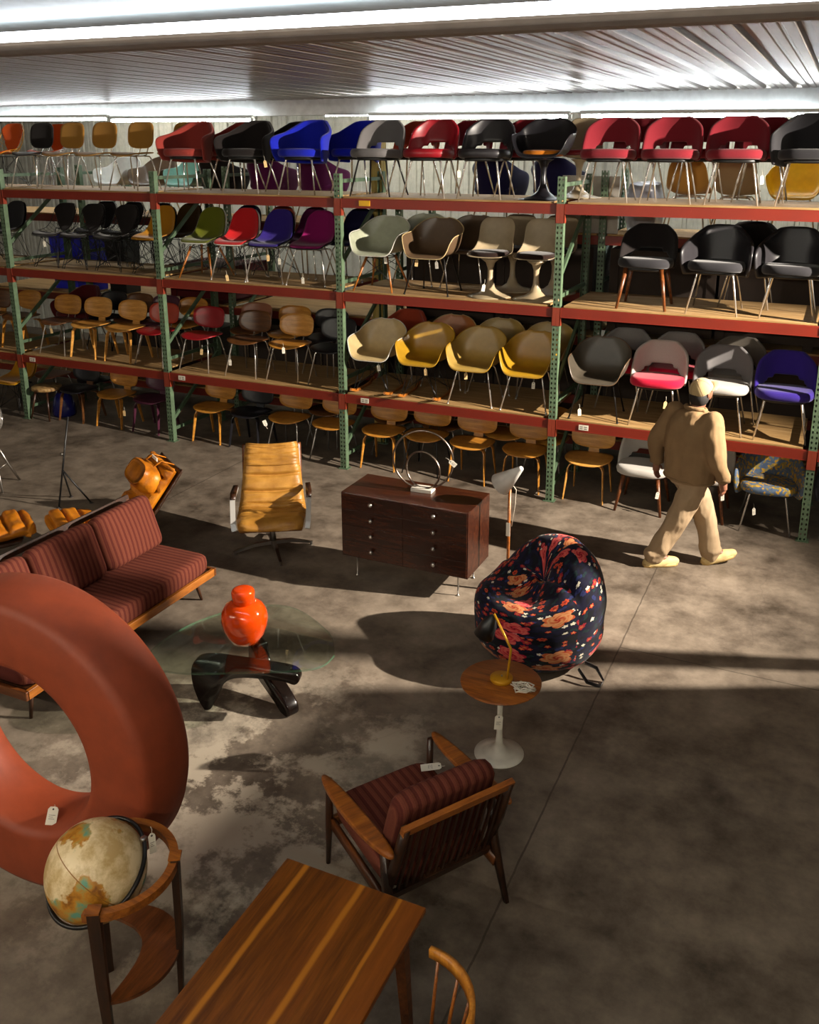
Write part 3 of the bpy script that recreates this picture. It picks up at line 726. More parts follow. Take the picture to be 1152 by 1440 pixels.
# wire chair with two-piece pad
def b_wire():
    v, f = loft(SIDE_C, SIDE_R, 11, 15, 2.6); g = G()
    for i in range(15): g.tube([v[i*11+j] for j in range(11)], .0022 if 0 < i < 14 else .0045, 4, False)
    for j in range(11): g.tube([v[i*11+j] for i in range(15)], .0022 if 0 < j < 10 else .0045, 4, False)
    return g.obj('x')
def b_bik_back():
    v, f = loft(SIDE_C, SIDE_R, 13, 22, 2.6)
    v = [p+Vector((0, -.012, .004)) for p in v]
    def hole(u, w): return w < .53 or abs(u) > min(1, .12+(w-.53)*2.9)*.98
    v2, f2 = loft([(a-.012, b+.004) for a, b in SIDE_C], [(x, y-.012, z+.004) for x, y, z in SIDE_R], 25, 40, 2.6, .85, hole)
    return shell_obj(v2, f2, SOL(.012), ('SMOOTH', dict(iterations=3)))
def b_bik_seat():
    def hole(u, w): return w > .45 or w < .01 or abs(u) > min(1, .12+(.45-w)*4.2)*.98
    v2, f2 = loft([(a, b+.012) for a, b in SIDE_C], [(x, y, z+.012) for x, y, z in SIDE_R], 25, 40, 2.6, .85, hole)
    return shell_obj(v2, f2, SOL(.012), ('SMOOTH', dict(iterations=3)))
def wire_chair(t, pad, wirem='black_metal', legmat='black_metal', b='e'):
    use('wire', b_wire, 'wire_seat', wirem, t)
    use('bikb', b_bik_back, 'back_pad', pad, t); use('biks', b_bik_seat, 'seat_pad', pad, t)
    base(t, b, legmat)
def b_stool(): return G().lathe([(.0, .40), (.17, .40), (.2, .41), (.2, .445), (.19, .455), (0, .458)], 28).obj('x')
def stool(t, m, legm):
    use('stooltop', b_stool, 'seat', m, t)
    for sx in (-1, 1):
        for sy in (-1, 1): use(f'sleg{sx}{sy}', lambda: G().tube([(sx*.1, sy*.1, .41), (sx*.17, sy*.17, 0)], [.017, .011], 8).obj('x'), 'leg', legm, t)

NAME = {'side': 'shell_chair', 'tub': 'tub_armchair', 'ex': 'upholstered_chair', 'exa': 'upholstered_armchair', 'pm': 'plywood_chair', 'pw': 'plywood_chair', 'ped': 'pedestal_chair', 'peda': 'pedestal_armchair', 'wire': 'wire_chair', 'stool': 'stool'}
def chair(kind, x, y, z, rz, label, group, *a, **k):
    t = empty(NAME[kind], (x, y, z), rz, label, 'stool' if kind == 'stool' else 'chair', group)
    {'side': side_chair, 'tub': tub_chair, 'ex': exec_chair, 'exa': lambda t, *a, **k: exec_chair(t, *a, arms=True, **k), 'pm': ply_metal, 'pw': ply_wood, 'ped': pedestal, 'peda': lambda t, *a: pedestal(t, *a, True), 'wire': wire_chair, 'stool': stool}[kind](t, *a, **k)
    return t
# ---------------------------------------------------------------- chairs on the racks
ZA, ZT, ZS = 3.131, 2.109, .935
y1, y2 = 9.24, 9.745
g = 'chairs along the front of the top shelf'; gr = 'chairs at the back of the top shelf'
chair('wire', -10.3, y1, ZA, 0, 'wire chair with an orange diamond pad, cut by the left edge on the top shelf', g, 'orange_cloth', 'brass')
chair('wire', -9.98, 9.745, ZA, 6, 'bright orange padded wire chair behind the black-backed chair on the top shelf', gr, 'orange_cloth', 'steel', 'steel')
chair('pm', -9.745, y1, ZA, 0, 'small black-backed chair left of the three tan ones on the top shelf', g, 'black_cloth', tall=True)
for x, s in ((-9.22, 'top shelf, beside the small black-backed chair'), (-8.68, 'middle one of three on the top shelf'), (-8.10, 'top shelf, nearest the coral armchair')):
    chair('pm', x, y1, ZA, 0, 'tan upholstered chair on chrome legs, '+s, g, 'tan_cloth', tall=True)
chair('pm', -7.80, 9.745, ZA, 0, 'tan upholstered chair half hidden behind the coral armchair on the top shelf', gr, 'tan_cloth', tall=True)
chair('exa', -7.22, y1, ZA, 4, 'coral red upholstered armchair on chrome legs on the top shelf', g, 'coral', 'coral', hole=False)
chair('exa', -6.92, 9.745, ZA, 0, 'coral red armchair behind the front coral one on the top shelf', gr, 'coral', 'coral', hole=False)
chair('exa', -6.38, y1, ZA, 4, 'black upholstered armchair left of the blue one on the top shelf', g, 'black_cloth', 'black_cloth', hole=False)
chair('exa', -6.12, 9.745, ZA, 0, 'black armchair at the back between the front black and blue ones, top shelf', gr, 'black_cloth', 'black_cloth', hole=False)
chair('exa', -5.62, y1, ZA, 2, 'bright blue upholstered armchair at the front of the top shelf', g, 'blue', 'blue', hole=False)
chair('exa', -5.22, 9.745, ZA, 0, 'second bright blue armchair, behind and right of the front blue one on the top shelf', gr, 'blue', 'blue', hole=True)
chair('ex', -4.70, y1, ZA, 2, 'grey upholstered side chair right of the blue armchairs on the top shelf', g, 'grey_cloth', 'grey_cloth', legmat='dark_metal')
chair('ex', -4.50, 9.745, ZA, 0, 'rust orange side chair behind the grey one on the top shelf', gr, 'rust', 'rust')
chair('ex', -4.07, y1, ZA, 2, 'dark red leather side chair between the grey and the black leather ones, top shelf', g, 'leather_red', 'leather_red')
chair('ex', -3.87, 9.745, ZA, 0, 'dark red side chair behind the red leather one on the top shelf', gr, 'red_cloth', 'red_cloth')
chair('ex', -3.45, y1, ZA, 2, 'black leather side chair with red showing behind it on the top shelf', g, 'leather_black', 'leather_black')
chair('ex', -3.22, 9.745, ZA, 0, 'red side chair behind the black leather one on the top shelf', gr, 'red_cloth', 'red_cloth')
chair('peda', -2.83, y1, ZA, 2, 'glossy black pedestal armchair with an orange seat cushion on the top shelf', g, 'shell_black', 'seatorange')
chair('ped', -2.60, 9.745, ZA, 0, 'cream pedestal chair half hidden behind the glossy black pedestal armchair', gr, 'tulip_beige', 'leather_red')
for x, s in ((-2.17, 'top shelf, first right of the upright'), (-1.58, 'middle one of the three on the top shelf'), (-.985, 'top shelf, beside the black armchair')):
    chair('ex', x, y1, ZA, 2, 'red fabric side chair with chrome legs, '+s, g, 'red_cloth', 'red_cloth')
for x, s in ((-1.98, 'left'), (-1.40, 'middle'), (-.79, 'right')):
    chair('ex', x, 9.745, ZA, 0, f'red side chair at the back, behind the {s} one of three red chairs', gr, 'red_cloth', 'red_cloth')
chair('exa', -.36, y1, ZA, 0, 'black fabric armchair at the right edge of the top shelf', g, 'charcoal', 'charcoal')
# third level
g = 'chairs along the front of the middle shelf'; gr = 'chairs at the back of the middle shelf'
chair('side', -10.92, y1, ZT, 0, 'black shell chair cut by the left edge on the middle shelf', g, 'e', 'shell_black', 'black_cloth')
chair('side', -10.38, 9.22, ZT, 0, 'black padded shell chair just behind the far left upright on the middle shelf', g, 'e', 'shell_black', 'charcoal')
for x, y, s in ((-9.50, y1, 'front one nearest the left, middle shelf'), (-9.02, y1, 'front one in the middle of three, middle shelf'), (-8.46, y1, 'front one beside the mustard shell chair, middle shelf')):
    chair('wire', x, y, ZT, 0, 'black wire chair with diamond back pad, '+s, g, 'black_cloth')
for x, s in ((-9.24, 'left'), (-8.73, 'middle'), (-8.33, 'right')):
    chair('wire', x, 9.745, ZT, 0, f'black padded wire chair at the back of the middle shelf, {s} one of three', gr, 'black_cloth')
chair('side', -7.85, y1, ZT, 0, 'mustard padded shell chair just behind the second upright on the middle shelf', g, 'e', 'shell_black', 'mustard')
chair('side', -7.74, 9.745, ZT, 0, 'dark brown shell chair between the mustard and the olive ones, middle shelf', gr, 'e', 'shell_black', 'brown_cloth')
chair('side', -7.07, y1, ZT, 3, 'olive green shell chair with wooden dowel legs on the middle shelf', g, 'd', 'fiberglass_white', 'olive')
chair('side', -6.93, 9.745, ZT, 0, 'navy shell chair behind the scarlet one on the middle shelf', gr, 'e', 'shell_black', 'navy')
chair('side', -6.62, y1, ZT, 3, 'scarlet shell chair with a white rim on the middle shelf', g, 'h', 'fiberglass_white', 'scarlet')
chair('side', -6.42, 9.745, ZT, 0, 'dull red shell chair between the scarlet and violet ones, middle shelf', gr, 'e', 'fiberglass_white', 'rust')
chair('side', -6.12, y1, ZT, 3, 'violet blue shell chair on chrome legs on the middle shelf', g, 'h', 'shell_black', 'violet')
chair('side', -5.95, 9.745, ZT, 0, 'plum shell chair behind the violet one on the middle shelf', gr, 'h', 'shell_black', 'plum')
chair('side', -5.55, y1, ZT, 3, 'magenta shell chair on chrome legs left of the middle upright, middle shelf', g, 'h', 'shell_black', 'magenta')
chair('side', -5.32, 9.745, ZT, 0, 'navy shell chair behind the middle upright on the middle shelf', gr, 'h', 'shell_black', 'navy')
chair('tub', -4.66, 9.20, ZT, 2, 'pale green tub armchair with wooden dowel legs on the middle shelf', g, 'd', 'fiberglass_green', rim='fiberglass_white')
chair('tub', -4.42, 9.765, ZT, 0, 'grey green tub armchair behind the pale green one on the middle shelf', gr, 'h', 'fiberglass_green')
chair('tub', -4.02, 9.20, ZT, 2, 'brown tub armchair on thin metal legs beside the pale green one, middle shelf', g, 'h', 'fiberglass_brown', 'dark_metal', rim='fiberglass_cream')
chair('tub', -3.74, 9.765, ZT, 0, 'brown tub armchair at the back between the brown tub and the left pedestal chair', gr, 'h', 'fiberglass_brown')
for x, s in ((-3.38, 'left of two, middle shelf'), (-2.87, 'beside the upright, middle shelf')):
    chair('ped', x, y1, ZT, 2, 'beige pedestal chair with a dark brown cushion, '+s, g, 'tulip_beige', 'brown_pad')
for x, s in ((-3.18, 'left'), (-2.70, 'right')):
    chair('ped', x, 9.745, ZT, 0, f'olive beige pedestal chair at the back, behind the {s} front pedestal chair', gr, 'tulip_beige', 'brown_pad')
chair('ex', -1.74, y1, ZT, 2, 'black side chair with reddish wooden legs on the middle shelf', g, 'black_cloth', 'charcoal', wood_=True)
for x, s in ((-1.05, 'left one of the pair on the middle shelf'), (-.41, 'near the right edge, middle shelf')):
    chair('exa', x, y1, ZT, 0, 'dark charcoal vinyl armchair on chrome legs, '+s, g, 'leather_black', 'charcoal')
chair('exa', -.83, 9.745, ZT, 0, 'black armchair at the back, between the two charcoal armchairs on the middle shelf', gr, 'black_cloth', 'black_cloth')
# second level
g = 'chairs along the front of the bottom shelf'; gr = 'chairs at the back of the bottom shelf'
chair('pw', -10.62, y1, ZS, 0, 'plywood chair cut by the left edge on the bottom shelf', g, 'ply_dark', legm='ply')
chair('pw', -10.22, 9.3, ZS, -4, 'plywood chair with plywood legs just left of the far left upright on the bottom shelf', g, 'ply', 'ply_dark')
chair('exa', -9.92, 9.745, ZS, 0, 'big dark maroon armchair at the back of the bottom shelf, left end', gr, 'maroon', 'maroon', hole=False)
chair('pm', -9.58, y1, ZS, 0, 'plywood chair on thin metal legs with a tan tag, left end of the bottom shelf', g, 'ply', 'ply_dark')
chair('pw', -9.04, y1, ZS, 0, 'plywood chair on plywood legs, left one of the honey pair on the bottom shelf', g, 'ply_light')
chair('pw', -8.45, y1, ZS, 0, 'plywood chair on plywood legs, right one of the honey pair on the bottom shelf', g, 'ply_light')
chair('pm', -9.36, 9.745, ZS, 0, 'black plywood chair at the back, behind the left honey chair on the bottom shelf', gr, 'black_ply', legmat='black_metal')
chair('pm', -8.78, 9.745, ZS, 0, 'very dark brown chair at the back, above the right honey chair on the bottom shelf', gr, 'ply_dark', legmat='black_metal')
chair('pm', -8.36, 9.745, ZS, 0, 'dusky plum chair at the back, left of the second upright on the bottom shelf', gr, 'plum_ply')
chair('pm', -7.93, y1, ZS, 0, 'coral lacquered plywood chair with a red seat, behind the second upright on the bottom shelf', g, 'coral_lacquer', 'red_lacquer')
chair('pm', -7.71, 9.745, ZS, 0, 'honey plywood chair at the back, between the coral and crimson ones', gr, 'ply')
chair('pm', -7.22, y1, ZS, 0, 'crimson lacquered plywood chair on chrome legs on the bottom shelf', g, 'red_lacquer')
chair('pm', -6.84, 9.745, ZS, 0, 'pinkish plywood chair at the back of the bottom shelf, right of the crimson one', gr, 'pink_ply', 'ply_dark')
chair('pm', -6.52, y1, ZS, 0, 'dark walnut plywood chair with a broad back on the bottom shelf', g, 'ply_dark')
chair('pm', -6.26, 9.745, ZS, 0, 'dim honey plywood chair at the back, behind the walnut and the light plywood chairs', gr, 'ply')
chair('pm', -5.92, y1, ZS, 0, 'light honey plywood chair on chrome legs, right of the walnut one on the bottom shelf', g, 'ply_light', 'ply')
chair('pm', -5.33, y1, ZS, 0, 'black plywood chair left of the middle upright on the bottom shelf', g, 'black_ply')
chair('pm', -5.72, 9.745, ZS, 0, 'black plywood chair at the back, behind the light honey one on the bottom shelf', gr, 'black_ply')
chair('exa', -4.42, 9.80, ZS, 0, 'dark rust armchair deep in shadow behind the cream rocking tub chair', gr, 'rust', 'rust', hole=False)
chair('tub', -4.74, 9.20, ZS, 2, 'cream tub rocking chair with wooden runners on the bottom shelf', g, 'r', 'fiberglass_cream', rim='fiberglass_white')
chair('tub', -4.13, 9.20, ZS, 2, 'yellow tub rocking chair beside the cream rocker on the bottom shelf', g, 'r', 'fiberglass_yellow', rim='fiberglass_yellow')
chair('tub', -3.84, 9.765, ZS, 0, 'orange brown tub armchair at the back, behind the yellow rocker', gr, 'h', 'fiberglass_orange', rim='fiberglass_cream')
chair('tub', -3.47, 9.20, ZS, 2, 'ochre yellow tub armchair with chrome legs in the middle of the bottom shelf', g, 'h', 'fiberglass_ochre', rim='fiberglass_yellow')
chair('tub', -3.22, 9.765, ZS, 0, 'olive yellow tub armchair at the back, between the two chrome-legged yellow ones', gr, 'h', 'fiberglass_ochre', rim='fiberglass_cream')
chair('tub', -2.88, 9.20, ZS, 2, 'deep yellow tub armchair with chrome legs beside the upright, bottom shelf', g, 'h', 'fiberglass_yellow', rim='fiberglass_yellow')
chair('tub', -2.64, 9.765, ZS, 0, 'ochre tub armchair at the back, seen right of the upright on the bottom shelf', gr, 'h', 'fiberglass_ochre', rim='fiberglass_cream')
chair('tub', -2.14, 9.20, ZS, 2, 'dark grey tub armchair with a pale rim right of the upright, bottom shelf', g, 'h', 'fiberglass_grey', 'dark_metal', rim='fiberglass_brown')
chair('ex', -1.99, 9.745, ZS, 0, 'light grey side chair behind the dark grey tub armchair', gr, 'pale_grey', 'crimson_cloth')
chair('ex', -1.55, y1, ZS, 2, 'light grey side chair with a crimson seat on the bottom shelf', g, 'white_cloth', 'crimson_cloth')
chair('ex', -1.48, 9.745, ZS, 0, 'grey side chair behind the one with the crimson seat', gr, 'pale_grey', 'crimson_cloth')
chair('ex', -.93, y1, ZS, 2, 'grey side chair with a pale grey seat behind the person\'s cap, bottom shelf', g, 'grey_cloth', 'white_cloth')
chair('ex', -.85, 9.745, ZS, 0, 'taupe side chair behind the all-grey one on the bottom shelf', gr, 'taupe', 'taupe')
chair('ex', -.30, y1, ZS, 2, 'deep purple velvet side chair at the right end of the bottom shelf', g, 'purple_cloth', 'purple_cloth')
# floor level
g = 'chairs on the floor under the rack'; gr = 'chairs at the back on the floor under the rack'
y1, y2 = 9.26, 9.745
chair('side', -10.55, y1, 0, 0, 'lemon yellow shell chair at the far left under the rack', g, 'e', 'shell_lemon', 'mustard')
chair('stool', -9.92, 9.12, 0, 0, 'round stool with a hide top under the left end of the rack', g, 'hide', 'walnut_dark')
chair('pw', -9.42, y1, 0, 0, 'very dark plywood chair with brown legs under the rack, right of the hide stool', g, 'black_ply', legm='ply_dark')
chair('pw', -8.72, y1, 0, 0, 'honey plywood chair with plywood legs under the rack, left of the plum one', g, 'ply')
chair('pw', -8.10, y1, 0, 0, 'plum stained plywood chair beside the second upright, under the rack', g, 'plum_ply')
chair('pw', -7.12, y1, 0, 0, 'honey plywood chair right of the second upright, under the rack', g, 'ply')
chair('pw', -6.55, y1, 0, 0, 'black plywood chair under the rack, left of the caramel lounge chair', g, 'black_ply')
chair('pm', -5.98, y1, 0, 0, 'brown plywood chair on metal legs directly behind the caramel lounge chair', g, 'ply')
chair('pm', -5.36, y1, 0, 0, 'brown plywood chair on metal legs left of the middle upright, under the rack', g, 'ply')
chair('pw', -4.68, y1, 0, 2, 'honey plywood chair on plywood legs right of the middle upright, under the rack', g, 'ply')
chair('pm', -4.14, 9.3, 0, 0, 'honey plywood chair seen through the ring sculpture, under the rack', g, 'ply', legmat='black_metal')
chair('pw', -3.56, y1, 0, 2, 'honey plywood chair right of the ring sculpture, under the rack', g, 'ply')
chair('pw', -2.93, y1, 0, 2, 'honey plywood chair behind the white lamp shade, under the rack', g, 'ply')
chair('pw', -2.22, y1, 0, 0, 'glossy honey plywood chair on black legs, under the rack by the white chairs', g, 'ply_light', 'ply_light', 'ply_light')
chair('ex', -1.62, 9.2, 0, 0, 'white side chair with brown wooden legs left of the walking person', g, 'white_cloth', 'white_cloth', wood_=True)
chair('ex', -.98, y1, 0, 0, 'white side chair with wooden legs hidden behind the walking person', g, 'white_cloth', 'white_cloth', wood_=True)
chair('exa', -.36, 9.2, 0, 4, 'armchair in blue and yellow checked cloth at the right end under the rack', g, 'patchwork_cloth', 'patchwork_cloth')
chair('exa', .34, y1, 0, 0, 'dark armchair right of the right-hand upright, cut by the picture edge', g, 'charcoal', 'charcoal')
for x, s, m in ((-10.1, 'behind the hide stool', 'pink_ply'), (-9.55, 'behind the very dark plywood chair', 'black_ply'), (-5.70, 'between the two brown metal-legged chairs', 'ply_dark'), (-4.95, 'behind the middle upright', 'ply_dark'), (-4.12, 'left of the ring sculpture', 'ply_dark'), (-3.25, 'between two honey chairs', 'ply'), (-2.60, 'behind the upright right of the lamp', 'ply')):
    chair('pm', x, 9.745, 0, 0, 'dim plywood chair at the back under the rack, '+s, gr, m)
v = tag(G().lathe([(.0, .0), (.15, .0), (.16, .03), (.15, .15), (.12, .27), (.07, .345), (.0, .37)], 24).obj('floor_vase', 'violet', loc=(-9.745, 9.3, 0)), 'glossy dark blue dome standing under the rack beside the hide stool', 'vase')
v.data.materials.clear(); plain('blue_glaze', '#1d1f63', .12); v.data.materials.append(M['blue_glaze'])
# ---------------------------------------------------------------- rear rack contents
Z2 = 2.722
g = 'chairs on the upper shelf of the rear rack'
for k, x, m, s in (('tub', -9.62, 'fiberglass_white', 'white tub armchair behind the left tan chair'), ('tub', -8.98, 'fiberglass_brown', 'brown tub armchair behind the middle tan chair'), ('tub', -8.36, 'fiberglass_mint', 'mint green tub armchair behind the right tan chair'),
                   ('exa', -7.82, 'black_cloth', 'black armchair behind the coral armchair'), ('exa', -7.03, 'plum', 'purple armchair behind the legs of the black armchair'), ('exa', -6.26, 'plum', 'purple armchair behind the legs of the blue armchair'),
                   ('exa', -3.83, 'navy', 'navy armchair behind the legs of the black leather chair'), ('exa', -3.10, 'navy', 'navy armchair behind the black pedestal armchair'), ('side', -1.6, 'tan_cloth', 'tan shell seen between the first two red chairs'), ('side', -1.1, 'beige', 'beige shell behind the middle red chair'),
                   ('tub', -.52, 'shell_lemon', 'bright yellow tub chair behind the black armchair'), ('exa', .46, 'navy', 'dark blue armchair behind the black armchair at the right edge')):
    t = (chair(k, x, 10.65, Z2, 180 if m in ('tan_cloth', 'beige', 'plum', 'navy') else 0, s+', on the rear rack', g, 'h', m) if k in ('tub', 'side') else chair(k, x, 10.65, Z2, 180, s+', on the rear rack', g, m, m, hole=False))
tag(G().box(-.32, .32, -.02, .02, 0, .62, .004).obj('board_panel', 'grey_board', smooth=False, loc=(-2.6, 10.28, Z2)), 'pale grey board leaning on the rear rack left of the red chairs', 'panel')
def wrapped():
    o = G().slab(.44, .55, .5, 2.6, 40, .3, .05).obj('wrapped_bundle', 'wrap', loc=(-2.1, 10.75, Z2))
    for p in o.data.vertices:
        n_ = noise.noise(p.co*7); p.co += Vector((n_*.05, noise.noise(p.co*6+Vector((3, 1, 2)))*.05, n_*.03 if p.co.z > .1 else 0))
    return o
tag(wrapped(), 'bundle wrapped in grey plastic on the rear rack behind the red chairs', 'bundle')
def bin_(x, w, m, label, z=1.572, h=.42):
    t = empty('storage_bin', (x, 10.6, z), 0, label, 'bin', 'bins on the rear rack')
    G().lathe([(w*.42, 0), (w*.5, h), (w*.52, h), (w*.52, h+.02), (w*.47, h+.02), (w*.4, .02)], 4).obj('bin_body', m, t, smooth=False).rotation_euler[2] = R(45)
    G().tube([(-w*.4, 0, h), (-w*.3, 0, h+.09), (w*.3, 0, h+.09), (w*.4, 0, h)], .008, 6).obj('handle', 'black_metal', t)
bin_(-10.75, .42, 'plastic_blue', 'bright blue bin on the rear rack under the left wire chair', h=.8)
bin_(-10.25, .5, 'plastic_blue', 'darker blue bin on the rear rack beside the bright blue one', h=.78)
bin_(-9.62, .5, 'black_metal', 'black bin on the rear rack right of the blue bins', h=.78)
# crates added as dark blockers to keep the back of the racks dark
def crate(x, z, w, h, label, d=.9, m='dark_blocker'):
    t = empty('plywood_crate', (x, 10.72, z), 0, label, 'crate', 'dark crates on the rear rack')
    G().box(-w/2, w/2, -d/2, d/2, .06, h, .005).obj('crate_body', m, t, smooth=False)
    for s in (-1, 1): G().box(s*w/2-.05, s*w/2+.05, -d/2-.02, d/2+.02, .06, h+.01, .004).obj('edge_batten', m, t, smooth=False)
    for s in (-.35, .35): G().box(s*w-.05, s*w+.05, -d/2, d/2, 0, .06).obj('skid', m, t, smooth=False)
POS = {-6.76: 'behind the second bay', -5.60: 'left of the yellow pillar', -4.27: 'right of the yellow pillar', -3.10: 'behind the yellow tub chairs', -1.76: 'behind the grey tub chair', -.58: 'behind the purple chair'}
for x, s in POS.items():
    if x > -5: crate(x, 1.572, 1.05, .98, 'added dark crate on the middle shelf of the rear rack, '+s)
    crate(x, .372, 1.05, .98, 'added dark crate on the lower shelf of the rear rack, '+s)
crate(-8.7, .372, 1.3, .75, 'low added dark crate on the lower shelf of the rear rack, left bays'); crate(-8.0, 1.572, .9, .5, 'maroon painted crate on the rear rack behind the coral plywood chair', m='maroon')
# nudge neighbours so that none touch each other or an upright
HW = {'shell_chair': .245, 'tub_armchair': .31, 'upholstered_chair': .285, 'upholstered_armchair': .335, 'plywood_chair': .255, 'pedestal_chair': .245, 'pedestal_armchair': .335, 'wire_chair': .245, 'stool': .205}
rows = {}
for o in bpy.data.objects:
    if o.parent is None and o.get('category') in ('chair', 'stool'):
        nm = o.name.split('.')[0]
        rows.setdefault((round(o.location.z, 1), o.location.y > 9.5, o.location.y > 10.2), []).append([o, HW[nm]])
for (z, rear, far), L_ in rows.items():
    if far: continue
    posts = [p for p in PX[1:6]]
    for _ in range(60):
        L_.sort(key=lambda e: e[0].location.x)
        for (a, wa), (b, wb) in zip(L_, L_[1:]):
            d = (wa+wb)*(.995 if not rear else .97)-(b.location.x-a.location.x)
            if d > 0: a.location.x -= d/2; b.location.x += d/2
        if z < 3:
            for (a, wa) in L_:
                for p in posts:
                    d = a.location.x-p
                    if abs(d) < wa+.03: a.location.x = p+math.copysign(wa+.03, d)
# ---------------------------------------------------------------- chest of drawers
t = empty('chest_of_drawers', (-3.105, 6.725, 0), 0, 'low dark rosewood chest of eight drawers on thin metal legs', 'chest of drawers')
W, D, z0, z1 = .59, .25, .20, .79
G().box(-W, W, -D+.004, D, z0, z1, .003).obj('carcase', 'rosewood', t, smooth=False)
for ix in (0, 1):
    for iz in range(4):
        a = -W+.008+ix*(W-.007); b = a+W-.010; zz = z0+.01+iz*.1445
        d = G().box(a, b, -D-.006, -D+.01, zz, zz+.1432, .001).obj('drawer', 'rosewood', t, smooth=False)
        m = Matrix.Translation(((a+b)/2, -D-.006, zz+.08)) @ Matrix.Rotation(R(90), 4, 'X')
        G().lathe([(.009, 0), (.009, .012), (.018, .022), (.019, .03), (.014, .037), (0, .039)], 14, mat=m).obj('knob', 'steel', d)
for sx in (-1, 1):
    for sy in (-1, 1): G().lathe([(.016, 0), (.016, .006), (.006, .012), (.007, .16), (.012, .18), (.02, .2)], 12, cx=sx*.48, cy=sy*.18).obj('leg', 'steel', t)
# ring sculpture on it
t = empty('ring_sculpture', (-3.06, 6.79, .79), 4, 'small sculpture of two bronze rings on a white marble block, standing on the chest', 'sculpture')
G().box(-.095, .095, -.055, .055, 0, .032, .003).obj('base', 'marble', t, smooth=False)
def ring(r, cz, cx, rz, nm):
    o = G().tube([(cx+r*math.cos(a), 0, cz+r*math.sin(a)) for a in [2*math.pi*i/48 for i in range(48)]], .0085, 8, closed=True).obj(nm, 'bronze', t); o.rotation_euler[2] = R(rz); return o
ring(.262, .28, .0, 8, 'large_ring'); ring(.165, .19, .0, -10, 'small_ring')

# ---------------------------------------------------------------- floor lamp
t = empty('floor_lamp', (-2.27, 6.78, 0), 0, 'wooden stemmed reading lamp with a white cone shade behind the floral beanbag', 'lamp')
G().lathe([(.12, 0), (.12, .012), (.03, .022), (.014, .04)], 28).obj('base', 'black_metal', t)
G().tube([(0, 0, .03), (0, 0, .98)], .013, 12).obj('stem', 'teak', t)
o = G().lathe([(.10, -.10), (.022, .155), (.018, .165), (0, .166)], 28).obj('lamp_shade', 'lamp_white', t, loc=(-.01, -.01, 1.03)); o.data.polygons
o = bake(o); o.rotation_euler = (R(8), R(46), 0)
G().tube([(.015, .0, .98), (.05, .015, .93), (.045, .015, .8), (.02, .012, .6)], .003, 6).obj('cord', 'white_cord', t)
G().box(-.018, .018, -.02, -.017, .5, .62, .002).obj('paper_label', 'paper', t, smooth=False, loc=(0, 0, .02))

# ---------------------------------------------------------------- floral beanbag
def beanbag():
    N, K = 96, 64; v = []; f = []; uvs = []
    for i in range(K+1):
        ph = math.pi*i/K
        for j in range(N):
            a = 2*math.pi*j/N
            dx, dy, dz = math.sin(ph)*math.cos(a), math.sin(ph)*math.sin(a), -math.cos(ph)
            r = .48
            z = .38+(.44*dz if dz > 0 else .40*dz)
            pw = (dx*dx+dy*dy)**.5
            k_ = (1-(abs(dz)**(3.2 if dz < 0 else 2.3)))**(1/(2.6 if dz < 0 else 2.1))/max(pw, 1e-4) if pw > 1e-4 else 0
            x, y = dx*r*k_, dy*r*k_
            ft = max(0, dz)                                    # the top: back leans high, the seat is pressed in at the front
            back = .5+.5*math.tanh((y+.05)*7)
            z += ft*(back*.13-(1-back)*.15)
            y += ft*back*.05
            # seat hollow
            q = (x/.30)**2+((y+.10)/.26)**2
            if dz > -.1: z -= .20*math.exp(-q*1.1)*min(1, (dz+.1)*3)
            # folds that run from the hollow outwards
            for (ax, ay, bx, by, w, dp) in ((.02, .02, -.46, -.02, .034, .07), (.02, .02, .46, .02, .034, .08), (.02, .02, .06, .42, .03, .05), (.05, .0, .30, -.36, .03, .02)):
                lx, ly = bx-ax, by-ay; L2 = lx*lx+ly*ly; u = max(0, min(1, ((x-ax)*lx+(y-ay)*ly)/L2))
                d = math.hypot(x-ax-u*lx, y-ay-u*ly)
                if dz > 0: z -= dp*math.exp(-(d/w)**2)*(1-u*.6)
            p = Vector((x, y, z)); nn = noise.noise(p*5)*.014+noise.noise(p*12)*.005
            x += dx*nn; y += dy*nn; z += dz*nn
            z = max(z, .0) if z > .05 else max(0, z*.6)
            v.append((x, y, z)); uvs.append((a/(2*math.pi)*3.1, ph*.86))
    for i in range(K):
        for j in range(N): f.append((i*N+j, i*N+(j+1) % N, (i+1)*N+(j+1) % N, (i+1)*N+j))
    me = bpy.data.meshes.new('bag'); me.from_pydata(v, [], f); me.shade_smooth()
    ul = me.uv_layers.new(name='UVMap')
    for p in me.polygons:
        js = [me.loops[l].vertex_index % N for l in p.loop_indices]
        for l in p.loop_indices:
            vi = me.loops[l].vertex_index; u, w = uvs[vi]
            if max(js)-min(js) > N/2 and vi % N < N/2: u += 3.1
            ul.data[l].uv = (u, w)
    me.materials.append(M['floral_velvet'])
    o = bpy.data.objects.new('bag', me); C.objects.link(o); return o
t = empty('beanbag_chair', (-1.745, 5.96, 0), -38, 'round floral velvet beanbag in black, red and cream beside the chest', 'beanbag')
b = beanbag(); b.parent = t; b.name = 'bag'
G().bar([(.42, .12, .10), (.50, .16, .09), (.56, .18, .015), (.60, .12, .006), (.54, .05, .03), (.45, .04, .09)], .03, .004, (0, 0, 1)).obj('carry_strap', 'black_cloth', t)

